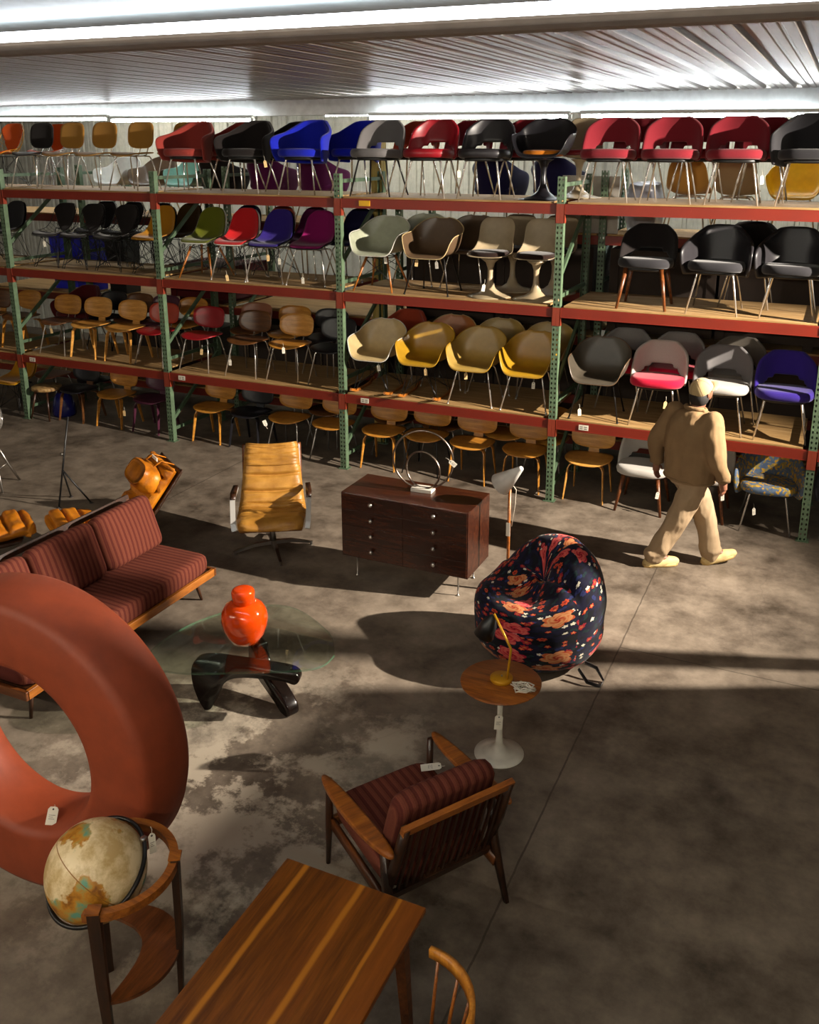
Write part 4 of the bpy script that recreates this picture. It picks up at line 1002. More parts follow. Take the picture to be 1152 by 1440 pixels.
# ---------------------------------------------------------------- pedestal side table, desk lamp, cord
t = empty('side_table', (-1.60, 4.71, 0), 0, 'round walnut-topped side table on a white pedestal in front of the beanbag', 'side table')
G().lathe([(0, .492), (.22, .492), (.246, .502), (.248, .508), (.244, .512), (0, .512)], 56).obj('table_top', 'teak', t)
G().lathe([(.155, 0), (.155, .005), (.10, .014), (.05, .032), (.026, .07), (.019, .14), (.0165, .30), (.018, .44), (.035, .475), (.07, .492)], 40).obj('pedestal', 'white_paint', t)
t = empty('desk_lamp', (-1.6, 4.72, .512), 0, 'brass desk lamp with a black cone head on the round side table', 'lamp')
G().lathe([(.068, 0), (.07, .004), (.07, .02), (.066, .024), (0, .024)], 36).obj('base', 'brass', t)
G().lathe([(.006, 0), (.006, .007), (0, .008)], 10, cx=.0, cy=.0).obj('switch', 'steel', t, loc=(0, .005, .024))
G().tube([(.04, -.01, .02), (.047, -.005, .12), (.055, 0, .222), (.05, 0, .235), (-.068, .03, .418)], .0078, 10).obj('stem', 'brass', t)
o = G().lathe([(.062, -.125), (.05, -.04), (.022, .02), (.012, .03), (0, .032)], 24).obj('lamp_head', 'black_metal', t, loc=(-.085, .036, .375)); o.rotation_euler = (R(-6), R(22), 0)
g = G(); pts = []
for i in range(90):
    a = i*.42; q = .038+.012*math.sin(i*.7); pts.append((.16+q*1.35*math.cos(a)+.014*math.sin(i*1.9), -.06+q*math.sin(a)*.9+.01*math.cos(i*1.3), .006+.03*abs(math.sin(i*.37))))
pts = [(.068, -.03, .006), (.10, -.04, .005)]+pts+[(.22, -.03, .004), (.225, -.02, .003)]
pts += []
tag(g.tube(pts, .0045, 6).obj('lamp_cord', 'white_cord', loc=(-1.6, 4.72, .512)), 'bundled white cord lying on the round side table beside the brass lamp', 'cord')

# ---------------------------------------------------------------- lounge armchair with wooden paddle arms
t = empty('wooden_armchair', (-1.64, 3.54, 0), -123, 'low wooden armchair with a slatted back and striped cushions, seen from behind', 'armchair')
for s in (-1, 1):
    G().slab(.09, .70, .022, 2.2, 36, .5, 0, lambda x, y: .03*y+.02*(y/.38)**2).obj('armrest', 'teak', t, loc=(s*.335, .0, .535))
    G().tube([(s*.31, -.33, .535), (s*.31, -.34, .30), (s*.315, -.36, 0)], [.017, .021, .012], 10).obj('leg', 'walnut_dark', t)
    G().bar([(s*.31, .22, .535), (s*.31, .25, .30), (s*.315, .36, 0)], .03, .045, (1, 0, 0), [.8, 1.1, .6]).obj('leg', 'walnut_dark', t)
    G().bar([(s*.30, -.34, .27), (s*.30, .28, .20)], .022, .06).obj('side_rail', 'walnut', t)
    G().bar([(s*.295, .20, .22), (s*.295, .31, .5), (s*.29, .385, .735)], .03, .045, (1, 0, 0), [.8, 1, .9]).obj('back_post', 'walnut_dark', t)
G().box(-.29, .29, -.35, -.32, .24, .30, .006).obj('front_rail', 'walnut', t, smooth=False)
G().bar([(-.31, .387, .725), (.31, .387, .725)], .045, .028, (0, .35, 1)).obj('top_rail', 'teak', t, smooth=False)
G().bar([(-.29, .235, .25), (.29, .235, .25)], .05, .025, (0, .35, 1)).obj('bottom_rail', 'walnut_dark', t, smooth=False)
for i in range(13):
    x = -.25+.5*i/12; G().bar([(x, .235, .25), (x, .32, .50), (x, .385, .72)], .014, .012).obj('back_slat', 'walnut_dark', t, smooth=False)
o = G().slab(.585, .60, .12, 8, 64, .5, .015).obj('seat_cushion', 'striped_x', t, loc=(0, -.07, .275)); o.rotation_euler[0] = R(-6)
o = G().slab(.57, .50, .11, 8, 64, .5, .012).obj('back_cushion', 'striped_x', t, loc=(0, .255, .545)); o.rotation_euler[0] = R(72)

# ---------------------------------------------------------------- walnut table and spindle chair
t = empty('dining_table', (-1.54, 1.90, 0), 0, 'long planked walnut table in the foreground with pale sapwood stripes', 'table')
G().box(-.325, .325, -.85, .83, .705, .73, .004).obj('table_top', 'planked_walnut', t, smooth=False)
for sx in (-1, 1):
    for sy in (-1, 1): G().bar([(sx*.26, sy*.72, .705), (sx*.285, sy*.76, 0)], .05, .05, (1, 0, 0), [1, .6]).obj('leg', 'walnut', t, smooth=False)
    G().box(sx*.26-.01, sx*.26+.01, -.70, .70, .63, .705).obj('apron', 'walnut', t, smooth=False)
t = empty('spindle_chair', (-1.07, 2.24, 0), -90, 'golden spindle-back chair pushed up to the long walnut table, bottom edge', 'chair')
arc = [R(-90+180*i/20) for i in range(21)]
G().bar([(.245*math.sin(a), -.02+.245*math.cos(a)+.0, .80) for a in arc], .06, .02, (0, 0, 1), [(.55+.55*math.cos(a*.9), 1) for a in arc]).obj('crest_rail', 'oak', t)
for i in range(8):
    a = R(-82+164*i/7); G().tube([(.19*math.sin(a), -.02+.17*math.cos(a), .44), (.245*math.sin(a), -.02+.245*math.cos(a), .79)], [.008, .006], 8).obj('spindle', 'teak', t)
G().slab(.42, .40, .03, 2.6, 40, .5, 0, lambda x, y: .3*x*x).obj('seat', 'teak', t, loc=(0, 0, .42))
for sx in (-1, 1):
    for sy in (-1, 1): G().tube([(sx*.13, sy*.12, .425), (sx*.19, sy*.18, 0)], [.017, .011], 10).obj('leg', 'teak', t)

# ---------------------------------------------------------------- globe on a floor stand
t = empty('floor_globe', (-2.49, 2.36, 0), 0, 'old cream world globe in a three-legged wooden floor stand, front left', 'globe')
GC = Vector((-.05, -.035, .745)); GR = .205
gm = G().sphere((0, 0, 0), GR, 64, 40).obj('globe_ball', 'globe_map', t, loc=tuple(GC)); gm.rotation_euler = Vector((.36, .55, .59)).to_track_quat('Z', 'Y').to_euler()
nrm = Vector((-.1, -.5, .85)).normalized(); u_ = nrm.orthogonal().normalized(); w_ = nrm.cross(u_)
off = nrm*0; rr = GR+.014
mer = G().tube([GC+off+(u_*math.cos(a)+w_*math.sin(a))*rr for a in [2*math.pi*i/64 for i in range(64)]], .0095, 8, closed=True).obj('meridian_ring', 'dark_metal', t)
q_ = GC+off+Vector((.10, .12, .16)).normalized()*0; 
G().box(-.012, .012, -.014, .014, -.012, .012, .003).obj('clamp', 'steel', mer, loc=tuple(GC+off+(Vector((.5, .5, .3))-nrm*Vector((.5, .5, .3)).dot(nrm)).normalized()*rr))
n = 48; v = []; f = []
for i in range(n):
    a = R(-72+238*i/(n-1))
    for (r_, z_) in ((.238, .735), (.272, .735), (.272, .772), (.238, .772)): v.append((r_*math.cos(a), r_*math.sin(a), z_))
for i in range(n-1):
    for k in range(4): f.append((i*4+k, i*4+(k+1) % 4, (i+1)*4+(k+1) % 4, (i+1)*4+k))
f += [(3, 2, 1, 0), tuple(4*n-4+k for k in range(4))]
mk('horizon_ring', v, f, 'teak', t, smooth=False)
for a in (-62, 30, 150):
    c, s = math.cos(R(a)), math.sin(R(a))
    G().bar([(.262*c, .262*s, .785), (.255*c, .255*s, .4), (.235*c, .235*s, 0)], .05, .032, (-s, c, 0), [1, .9, .6]).obj('leg', 'walnut_dark', t, smooth=False)
    G().bar([(.262*c, .262*s, .783), (.262*c, .262*s, .792)], .054, .05, (-s, c, 0)).obj('leg_cap', 'teak', t, smooth=False)
v = []; f = []; m = 32
for z_ in (.30, .318):
    for i in range(m+1):
        a = R(-62+212*i/m-0); v.append((.25*math.cos(a), .25*math.sin(a), z_))
    for i in range(m+1):
        u = i/m; A = Vector((.25*math.cos(R(-62)), .25*math.sin(R(-62)))); B = Vector((.25*math.cos(R(150)), .25*math.sin(R(150)))); P = A.lerp(B, u)+Vector((.62, .79)).normalized()*.16*math.sin(math.pi*u)
        v.append((P.x, P.y, z_))
k = 2*(m+1)
for i in range(m):
    f += [(i, i+1, m+2+i, m+1+i), (k+i, k+m+1+i, k+m+2+i, k+i+1), (i, k+i, k+i+1, i+1), (m+1+i, m+2+i, k+m+2+i, k+m+1+i)]
mk('crescent_shelf', v, f, 'walnut', t, smooth=False)

# ---------------------------------------------------------------- large terracotta ring
def big_ring():
    prof = []                                               # (radius, axial) closed section
    Ro, Ri, L, b = .80, .47, .36, .012
    prof = [(Ri+.03, b*.3), (Ro-.05, .004), (Ro-.015, .02), (Ro, .05), (Ro+.01, L*.5), (Ro+.012, L-.06), (Ro-.01, L-.02), (Ro-.05, L), (Ri+.02, L), (Ri-.015, L-.03), (Ri-.05, L*.55), (Ri-.015, .04), (Ri+.006, .008)]
    v = []; f = []; N = 96; P = len(prof)
    for i in range(N):
        a = 2*math.pi*i/N
        for r, y in prof: v.append((r*math.cos(a), y, r*math.sin(a)))
    for i in range(N):
        for k in range(P): f.append((i*P+k, i*P+(k+1) % P, ((i+1) % N)*P+(k+1) % P, ((i+1) % N)*P+k))
    return mk('ring_planter', v, f, 'terracotta')
o = big_ring(); o.name = 'ring_sculpture'; o.location = (-3.41, 2.68, .813); o.rotation_euler[2] = R(3.5)
tag(o, 'huge matte terracotta ring standing on edge at the left, taller than the globe', 'sculpture')

# ---------------------------------------------------------------- striped sofa
t = empty('striped_sofa', (-4.88, 4.68, 0), 90, 'long low sofa in maroon striped cloth on a wooden frame, behind the terracotta ring', 'sofa')
# local: x runs along the seat (world +Y), -y is the front (world +X)
LX = .99
o = G().slab(1.96, .72, .14, 14, 96, .5, .02).obj('seat_cushion', 'striped_x', t, loc=(0, -.05, .265))
for i in range(3):
    o = G().slab(.645, .46, .13, 9, 64, .6, .03).obj('back_cushion', 'striped_x', t, loc=(-.655+.655*i, .245, .60)); o.rotation_euler[0] = R(71)
G().box(-LX, LX, -.425, -.395, .205, .27, .004).obj('front_rail', 'walnut_light', t, smooth=False)
for s in (-1, 1): G().box(s*LX-.015, s*LX+.015, -.425, .36, .205, .27, .004).obj('end_rail', 'walnut', t, smooth=False)
G().box(-LX, LX, .33, .36, .205, .27, .004).obj('rear_rail', 'walnut', t, smooth=False)
G().bar([(-LX, .45, .76), (LX, .45, .76)], .05, .028, (0, .3, 1)).obj('top_rail', 'walnut_dark', t, smooth=False)
for x in (-.97, -.33, .33, .97): G().bar([(x, .34, .24), (x, .45, .75)], .03, .035).obj('back_post', 'walnut', t, smooth=False)
for sx in (-1, 1):
    for y in (-.31, .27): G().tube([(sx*.86, y, .21), (sx*.91, y+(-.02 if y < 0 else .02), 0)], [.021, .011], 10).obj('leg', 'walnut_dark', t)
G().box(-.95, .95, -.39, .33, .235, .26).obj('slat_base', 'walnut_dark', t, smooth=False)

# ---------------------------------------------------------------- caramel leather swivel chair
def padded(name, prof, w0, mat, parent, th=.09, chan=None, nx=17, wfun=None):
    """upholstered pad swept along a side profile of (y,z) points; chan = list of seams along the sweep"""
    n = 56; P = catmull([(0, a, b) for a, b in prof], n); v = []; f = []
    for side in (0, 1):
        for i in range(n):
            tgt = (P[min(i+1, n-1)]-P[max(i-1, 0)]).normalized(); nrm = Vector((0, tgt.z, -tgt.y))
            w = w0*(wfun(i/(n-1)) if wfun else 1)
            e = min(1, math.sqrt(min(i, n-1-i)/3.2))
            for j in range(nx):
                u = -1+2*j/(nx-1)
                edge = (1-abs(u)**5)**.5*e
                h = th/2*edge
                if chan and side == 0:
                    h -= th*.46*sum(math.exp(-((i/(n-1)-c)/.018)**2) for c in chan)*edge
                    h += th*.10*noise.noise(Vector((u*2, i*.22, w0*3)))
                q = P[i]-nrm*h*(1 if side == 0 else -.8)
                v.append((u*w/2*(.985+.015*e), q.y+.02*u*u*0, q.z+(.02*u*u if side == 0 else 0)))
    def idx(s, i, j): return s*n*nx+i*nx+j
    for i in range(n-1):
        for j in range(nx-1):
            f.append((idx(0, i, j), idx(0, i, j+1), idx(0, i+1, j+1), idx(0, i+1, j))); f.append((idx(1, i, j), idx(1, i+1, j), idx(1, i+1, j+1), idx(1, i, j+1)))
        f.append((idx(0, i, 0), idx(0, i+1, 0), idx(1, i+1, 0), idx(1, i, 0))); f.append((idx(0, i, nx-1), idx(1, i, nx-1), idx(1, i+1, nx-1), idx(0, i+1, nx-1)))
    for j in range(nx-1):
        f.append((idx(0, 0, j), idx(1, 0, j), idx(1, 0, j+1), idx(0, 0, j+1))); f.append((idx(0, n-1, j), idx(0, n-1, j+1), idx(1, n-1, j+1), idx(1, n-1, j)))
    return mk(name, v, f, mat, parent)
t = empty('leather_lounge_chair', (-4.55, 6.68, 0), 31, 'caramel leather swivel lounge chair with polished metal arms, left of the chest', 'lounge chair')
padded('seat_pad', [(-.33, .33), (-.30, .385), (-.12, .375), (.06, .345), (.17, .35)], .60, 'caramel_leather', t, .10, [.52], wfun=lambda q: .93+.12*math.sin(q*2.2))
padded('back_pad', [(.10, .36), (.17, .42), (.25, .54), (.33, .68), (.38, .78)], .62, 'caramel_leather', t, .10, [.18, .42, .66, .93], wfun=lambda q: 1.02-.2*q)
padded('head_pad', [(.325, .70), (.37, .78), (.41, .86), (.43, .91)], .53, 'caramel_leather', t, .115, [.04], wfun=lambda q: 1.0-.10*q*q)
padded('back_shell', [(-.28, .30), (-.1, .30), (.12, .29), (.22, .38), (.31, .54), (.40, .74), (.455, .89)], .56, 'walnut', t, .025)
for s in (-1, 1):
    a = G().bar([(s*.325, -.30, .33), (s*.335, -.26, .38), (s*.345, -.10, .535), (s*.345, -.06, .55), (s*.335, .20, .56)], .045, .016, (1, 0, 0)).obj('arm', 'polished_arm', t, smooth=False)
    G().bar([(s*.345, -.09, .558), (s*.345, .0, .572), (s*.336, .20, .578)], .055, .022, (1, 0, 0), [.8, 1, .8]).obj('arm_pad', 'walnut_dark', a)
G().tube([(0, .0, .06), (0, 0, .30)], [.032, .026], 14).obj('column', 'steel', t)
for k in range(4):
    a = R(-90+90*k+12); c, s = math.cos(a), math.sin(a)
    G().bar([(0, 0, .085), (.18*c, .18*s, .075), (.36*c, .36*s, .03)], .035, .03, (-s, c, 0), [1.2, 1, .7]).tube([(.36*c, .36*s, .04), (.36*c, .36*s, 0)], .014, 8).obj('base_arm', 'steel', t, smooth=False)

# ---------------------------------------------------------------- tufted tan leather chair and ottoman
t = empty('tufted_lounge_chair', (-5.74, 5.88, 0), -33, 'reclining tan leather lounge chair with channel tufting and a tied-on head cushion, behind the sofa', 'lounge chair')
ch = [i/9 for i in range(1, 9)]
padded('seat_pad', [(-.47, .40), (-.44, .455), (-.28, .43), (-.10, .37), (.04, .34)], .60, 'tan_leather', t, .13, [.18, .36, .54, .72, .88])
padded('back_pad', [(.0, .35), (.12, .40), (.25, .52), (.39, .69), (.49, .82), (.52, .86)], .60, 'tan_leather', t, .13, [.14, .28, .42, .56, .70, .84])
hp = G().slab(.56, .27, .18, 3.0, 48, 1.0, .04).obj('head_cushion', 'tan_leather', t, loc=(0, .40, .70)); hp.rotation_euler[0] = R(50)
for s in (-1, 1): G().bar([(s*.12, .34, .85), (s*.12, .46, .915), (s*.12, .57, .86)], .035, .006, (1, 0, 0)).obj('strap', 'tan_leather', t)
G().box(-.05, .09, -.004, .004, -.016, .016).obj('care_label', 'paper', t, smooth=False, loc=(.0, .43, .92))
padded('shell', [(-.42, .36), (-.26, .345), (-.05, .29), (.14, .33), (.31, .48), (.47, .68), (.59, .84)], .61, 'walnut_dark', t, .02)
G().tube([(0, -.1, .06), (0, -.1, .32)], .03, 12).obj('column', 'dark_metal', t)
for k in range(5):
    a = R(20+72*k); c, s = math.cos(a), math.sin(a)
    G().bar([(0, -.1, .07), (.34*c, -.1+.34*s, .02)], .04, .025, (-s, c, 0), [1.2, .7]).tube([(.34*c, -.1+.34*s, .03), (.34*c, -.1+.34*s, 0)], .014, 8).obj('base_arm', 'dark_metal', t, smooth=False)
t = empty('tufted_ottoman', (-6.52, 5.20, 0), -33, 'tan leather ottoman with channel tufting at the left edge, behind the sofa', 'ottoman')
o = padded('cushion', [(-.32, .36), (-.29, .42), (-.1, .42), (.1, .42), (.29, .43), (.32, .37)], .50, 'tan_leather', t, .14, [.2, .35, .5, .65, .8])
G().slab(.44, .56, .03, 5, 32, .5).obj('tray', 'walnut_dark', t, loc=(0, 0, .32))
G().tube([(0, 0, .05), (0, 0, .32)], .025, 12).obj('column', 'dark_metal', t)
for k in range(4):
    a = R(45+90*k); c, s = math.cos(a), math.sin(a)
    G().bar([(0, 0, .07), (.27*c, .27*s, .02)], .035, .025, (-s, c, 0), [1.2, .7]).tube([(.27*c, .27*s, .03), (.27*c, .27*s, 0)], .012, 8).obj('base_arm', 'dark_metal', t, smooth=False)

# ---------------------------------------------------------------- glass coffee table and vase
t = empty('coffee_table', (-3.36, 4.58, 0), 0, 'glass-topped coffee table on two curved black wooden legs, holding the orange jar', 'coffee table')
gp = [(-2.761, 4.70), (-2.84, 4.83), (-2.96, 4.955), (-3.229, 5.106), (-3.40, 5.145), (-3.56, 5.10), (-3.70, 4.98), (-3.80, 4.84), (-3.88, 4.66), (-3.915, 4.45), (-3.91, 4.26), (-3.85, 4.13), (-3.76, 4.08), (-3.64, 4.085), (-3.46, 4.14), (-3.16, 4.295), (-2.87, 4.447), (-2.765, 4.56)]
ol = catmull([(a+3.36, b-4.58, 0) for a, b in gp+[gp[0]]], 91)[:-1]
n = len(ol)
v = [(p.x, p.y, z) for z in (.395, .410) for p in ol]
gt = mk('glass_top', v, [tuple(range(n)), tuple(range(n, 2*n))], 'clear_glass', t, smooth=False)
mk('glass_edge', v, [(i, (i+1) % n, n+(i+1) % n, n+i) for i in range(n)], 'glass_edge', gt)
def legplate(prof, w, M4, name):
    v = []; f = []; m = len(prof)
    for y, k in ((-w/2, .8), (-w/2+.012, 1), (w/2-.012, 1), (w/2, .8)):
        cx = sum(p[0] for p in prof)/m; cz = sum(p[1] for p in prof)/m
        for (a, b) in prof:
            q = 1-(1-k)*.06
            v.append(M4 @ Vector((cx+(a-cx)*q, y, cz+(b-cz)*q)))
    for s in range(3):
        for i in range(m): f.append((s*m+i, s*m+(i+1) % m, (s+1)*m+(i+1) % m, (s+1)*m+i))
    f += [tuple(reversed(range(m))), tuple(range(3*m, 4*m))]
    return mk(name, v, f, 'ebony', t)
# one leg is a broad curved fin with its foot at the left; its twin lies the other way round and crosses it
fin = [tuple(p.xy) for p in catmull([(-.36, .0, 0), (-.33, 0, 0), (-.30, .03, 0), (-.24, .16, 0), (-.18, .24, 0), (-.08, .27, 0), (.06, .275, 0), (.20, .27, 0), (.28, .25, 0), (.31, .28, 0), (.30, .32, 0), (.24, .35, 0), (.05, .37, 0), (-.15, .385, 0), (-.30, .39, 0), (-.39, .37, 0), (-.43, .31, 0), (-.43, .20, 0), (-.40, .08, 0), (-.36, .0, 0)], 60)][:-1]
legplate(fin, .085, Matrix.Translation((.13, -.12, 0)) @ Matrix.Rotation(R(16), 4, 'Z'), 'leg')
fin2 = [tuple(p.xy) for p in catmull([(.33, .0, 0), (.40, .0, 0), (.425, .035, 0), (.40, .09, 0), (.30, .16, 0), (.16, .215, 0), (.085, .28, 0), (.07, .38, 0), (.04, .39, 0), (-.02, .39, 0), (-.04, .36, 0), (-.05, .24, 0), (.02, .15, 0), (.16, .085, 0), (.26, .04, 0), (.33, .0, 0)], 48)][:-1]
legplate(fin2, .085, Matrix.Translation((.0, .10, 0)) @ Matrix.Rotation(R(-24), 4, 'Z'), 'leg')
t = empty('ginger_jar', (-3.395, 4.60, .411), 0, 'glossy orange ceramic jar with a fat lid on the glass coffee table', 'jar')
G().lathe([(0, 0), (.075, 0), (.095, .01), (.130, .065), (.152, .13), (.158, .18), (.150, .228), (.125, .27), (.09, .293), (.07, .298), (0, .298)], 48).obj('jar_body', 'vase_glaze', t)
G().lathe([(.0, .296), (.07, .296), (.077, .302), (.078, .372), (.07, .388), (.054, .395), (.035, .396), (0, .40)], 40).obj('lid', 'vase_glaze', t)

# ---------------------------------------------------------------- stands at the left edge
t = empty('black_floor_stand', (-7.13, 6.76, 0), 0, 'thin black three-legged metal stand on the bare floor behind the tan ottoman', 'stand')
F = [(-.05, -.13, 0), (-.165, .16, 0), (.16, .12, 0)]; T = Vector((.09, -.01, .98)); Hh = Vector((.0, -.09, 0)).lerp(T, .40); Hh = Vector(F[0]).lerp(T, .42)
G().tube([F[0], T], .0095, 8).obj('pole', 'black_metal', t)
for q in F[1:]: G().tube([Hh, q], .009, 8).obj('leg', 'black_metal', t)
for q in F: G().lathe([(.022, 0), (.022, .006), (.01, .014)], 12, cx=q[0], cy=q[1]).obj('foot', 'rubber', t)
G().lathe([(.013, 0), (.013, .03)], 10, cx=Hh.x, cy=Hh.y).obj('collar', 'steel', t, loc=(0, 0, Hh.z+.16)).location.x += .012
t = empty('studio_lamp', (-8.32, 6.86, 0), 0, 'chrome studio lamp on a tripod cut by the left edge', 'lamp')
hub = Vector((0, 0, .52))
for q in ((.27, -.17, 0), (.10, .22, 0), (-.25, .03, 0)):
    G().tube([hub+Vector(q)*.08, Vector(q)*.55+Vector((0, 0, .235)), q], .013, 8).obj('leg', 'steel', t)
    G().tube([(0, 0, .16), Vector(q)*.55+Vector((0, 0, .235))], .007, 6).obj('brace', 'steel', t)
G().tube([(0, 0, .14), (0, 0, .62)], .014, 10).obj('column', 'steel', t)
G().tube([(.20*math.cos(a), 0, .82+.20*math.sin(a)) for a in [R(180+180*i/16) for i in range(17)]], .012, 8).obj('yoke', 'chrome', t)
m = Matrix.Translation((0, 0, .82)) @ Matrix.Rotation(R(90), 4, 'X') @ Matrix.Rotation(R(20), 4, 'Y')
G().lathe([(0, -.10), (.05, -.1), (.13, -.05), (.18, .05), (.19, .12), (.182, .12), (.12, -.03), (.04, -.07), (0, -.07)], 36, mat=m).obj('reflector', 'chrome', t)
# ---------------------------------------------------------------- the walking person, seen from behind
def smooth_body(name, g, mat, parent, voxel, it=4, nz=0., nf=6., nz2=0.):
    o = mk(name, g.v, g.f, mat, parent)
    bake(o, ('REMESH', dict(mode='VOXEL', voxel_size=voxel)), ('SMOOTH', dict(iterations=it, factor=.5)))
    if nz:
        me = o.data; ns = [v.normal.copy() for v in me.vertices]
        for v, n_ in zip(me.vertices, ns):
            p = v.co
            d = noise.noise(Vector((p.x*nf, p.y*nf, p.z*nf*1.6)))*nz
            r = 1-abs(noise.noise(Vector((p.x*nf*.8+3, p.y*nf*.8, p.z*nf*.55))))
            v.co = p+n_*(d+(r-.75)*nz2)
    if len(o.data.materials) == 0: o.data.materials.append(M[mat])
    return o
PO = Vector((-1.0, 7.93, 0))
F_ = Vector((.50, .866, 0)); R_ = Vector((.866, -.50, 0)); U = Vector((0, 0, 1))
def L(r, f, z): return R_*r+F_*f+U*z
pelvis = L(0, .0, .95)
footR = Vector((-.20, -.10, 0)); footL = Vector((.27, .17, 0)); GO = Vector((.85, .52, 0)).normalized()
hipR, hipL = L(.09, 0, .92), L(-.09, 0, .92)
ankR = footR+Vector((0, 0, .10))-GO*.04; ankL = footL+Vector((0, 0, .11))-GO*.06
kneeR = (hipR+ankR)/2+GO*.05+Vector((0, 0, .02)); kneeL = (hipL+ankL)/2+GO*.07
shR, shL = L(.205, -.01, 1.40), L(-.205, -.01, 1.40)
elR, elL = L(.30, -.06, 1.13), L(-.32, -.06, 1.14)
wrR, wrL = L(.325, .03, .90), L(-.345, -.03, .90)
head = L(.02, .06, 1.615)
lookv = (F_*.80+R_*.22+U*.60).normalized()
def limb(g, pts, rr, n=14):
    P = catmull(pts, 14); q = catmull([(r, 0, 0) for r in rr], 14)
    g.tube(P, [a.x for a in q], n)
    g.sphere(P[0], rr[0], 12, 8); g.sphere(P[-1], rr[-1], 12, 8)
g = G()
def rings(g, data, n=24, fw=None):
    """elliptical torso rings: (centre, half width along R_, half depth along F_)"""
    k = len(g.v)
    for c, a, b in data:
        for j in range(n):
            t_ = 2*math.pi*j/n; ca, sa = math.cos(t_), math.sin(t_)
            e = (abs(ca)**2.4+abs(sa)**2.4)**(-1/2.4)
            g.v.append(c+R_*ca*e*a+F_*sa*e*b)
    m = len(data)
    for i in range(m-1):
        for j in range(n): g.f.append((k+i*n+j, k+i*n+(j+1) % n, k+(i+1)*n+(j+1) % n, k+(i+1)*n+j))
    g.f.append(tuple(k+j for j in reversed(range(n)))); g.f.append(tuple(k+(m-1)*n+j for j in range(n)))
rings(g, [(L(0, 0, .86), .15, .10), (L(0, 0, .95), .165, .115), (L(0, 0, 1.08), .15, .105), (L(0, .01, 1.25), .165, .115), (L(0, .0, 1.37), .175, .11), (L(0, 0, 1.43), .13, .085), (L(0, .01, 1.47), .07, .06)])
limb(g, [shR, elR, wrR], [.055, .043, .028]); limb(g, [shL, elL, wrL], [.055, .043, .028])
limb(g, [hipR, kneeR, ankR], [.09, .06, .042]); limb(g, [hipL, kneeL, ankL], [.09, .06, .042])
g.tube([ankR, footR+GO*.12+U*.04], [.045, .035], 10); g.tube([ankL, footL+GO*.10+U*.08], [.045, .035], 10)
g.tube([L(0, .0, 1.42), head-lookv*.02-U*.07], [.058, .055], 14)
# head with face
g.sphere(head+U*.015, (.077, .077, .10), 22, 16)
fc = head+lookv*.045-U*.035; g.sphere(fc, (.056, .056, .072), 18, 12)
sd = lookv.cross(U).normalized(); up_ = sd.cross(lookv)
g.tube([head+lookv*.085+up_*.02, head+lookv*.112-up_*.018, head+lookv*.092-up_*.03], [.009, .014, .010], 8)   # nose
g.tube([head+lookv*.088-up_*.055-sd*.02, head+lookv*.094-up_*.055, head+lookv*.088-up_*.055+sd*.02], .008, 6)   # lips
for s in (-1, 1):
    g.sphere(head+sd*s*.078-lookv*.005-up_*.005, (.012, .016, .030), 10, 8)                                     # ears
    g.sphere(head+sd*s*.03+lookv*.078+up_*.018, .013, 8, 6)                                                       # eye
# hands with fingers
def hand(w, el, side):
    d = (w-el).normalized()*.6+Vector((0, 0, -1))*.6; d.normalize()
    a = F_.copy() if True else F_; a = (a-d*a.dot(d)).normalized(); b = d.cross(a)*side
    g.tube([w, w+d*.035, w+d*.085], [.026, .034, .032], 12)
    for i, (o_, ln) in enumerate(((.028, .066), (.010, .075), (-.009, .070), (-.027, .056))):
        s = w+d*.082+a*o_; g.tube([s, s+d*ln*.5+b*.006, s+d*ln*.85+b*.024, s+d*ln+b*.036], [.0095, .009, .008, .007], 8)
    s = w+d*.03+a*.028; g.tube([s, s+a*.028+d*.03+b*.008, s+a*.034+d*.062+b*.02], [.012, .0105, .008], 8)
hand(wrR, elR, -1); hand(wrL, elL, 1)
body = smooth_body('person', g, 'skin', None, .0075, 2)
body.location = PO
tag(body, 'person in beige cap, jacket and trousers walking along the rack, seen from behind', 'person')
# jacket
g = G()
rings(g, [(L(0, -.005, .84), .235, .165), (L(0, -.005, .87), .24, .172), (L(0, -.01, 1.0), .24, .175), (L(0, -.015, 1.15), .235, .17), (L(0, -.02, 1.28), .232, .165), (L(0, -.015, 1.38), .215, .145), (L(0, -.005, 1.44), .16, .11), (L(0, 0, 1.475), .09, .08)])
limb(g, [shR-R_*.01, elR+R_*.005, wrR+U*.03], [.098, .085, .062]); limb(g, [shL+R_*.01, elL-R_*.005, wrL+U*.03], [.098, .085, .062])
jk = smooth_body('jacket', g, 'khaki', body, .012, 5, .004, 8, .022)
g = G(); 
cc = L(.0, .01, 1.475); g.tube([cc+R_*.085*math.cos(a)+F_*.078*math.sin(a)+U*(.012 if math.sin(a) < 0 else -.01) for a in [2*math.pi*i/28 for i in range(28)]], .02, 8, closed=True)
g.obj('collar', 'khaki', jk)
for w in (wrR, wrL): G().tube([w+U*.055, w+U*.0], [.061, .064], 14).obj('cuff', 'khaki', jk)
G().tube([L(.236*math.cos(a), -.005+.17*math.sin(a), .85) for a in [2*math.pi*i/40 for i in range(40)]], .012, 6, closed=True).obj('hem_band', 'khaki', jk)
# trousers
g = G()
rings(g, [(L(0, 0, .80), .17, .14), (L(0, 0, .90), .185, .145), (L(0, 0, .99), .175, .135)])
limb(g, [hipR-U*.02, kneeR, ankR+U*.0], [.122, .105, .088]); limb(g, [hipL-U*.02, kneeL, ankL+U*.0], [.122, .105, .088])
g.sphere(ankR+U*.03, (.10, .10, .06), 14, 8); g.sphere(ankL+U*.03, (.10, .10, .06), 14, 8)
smooth_body('trousers', g, 'trouser', body, .012, 4, .005, 8, .028)
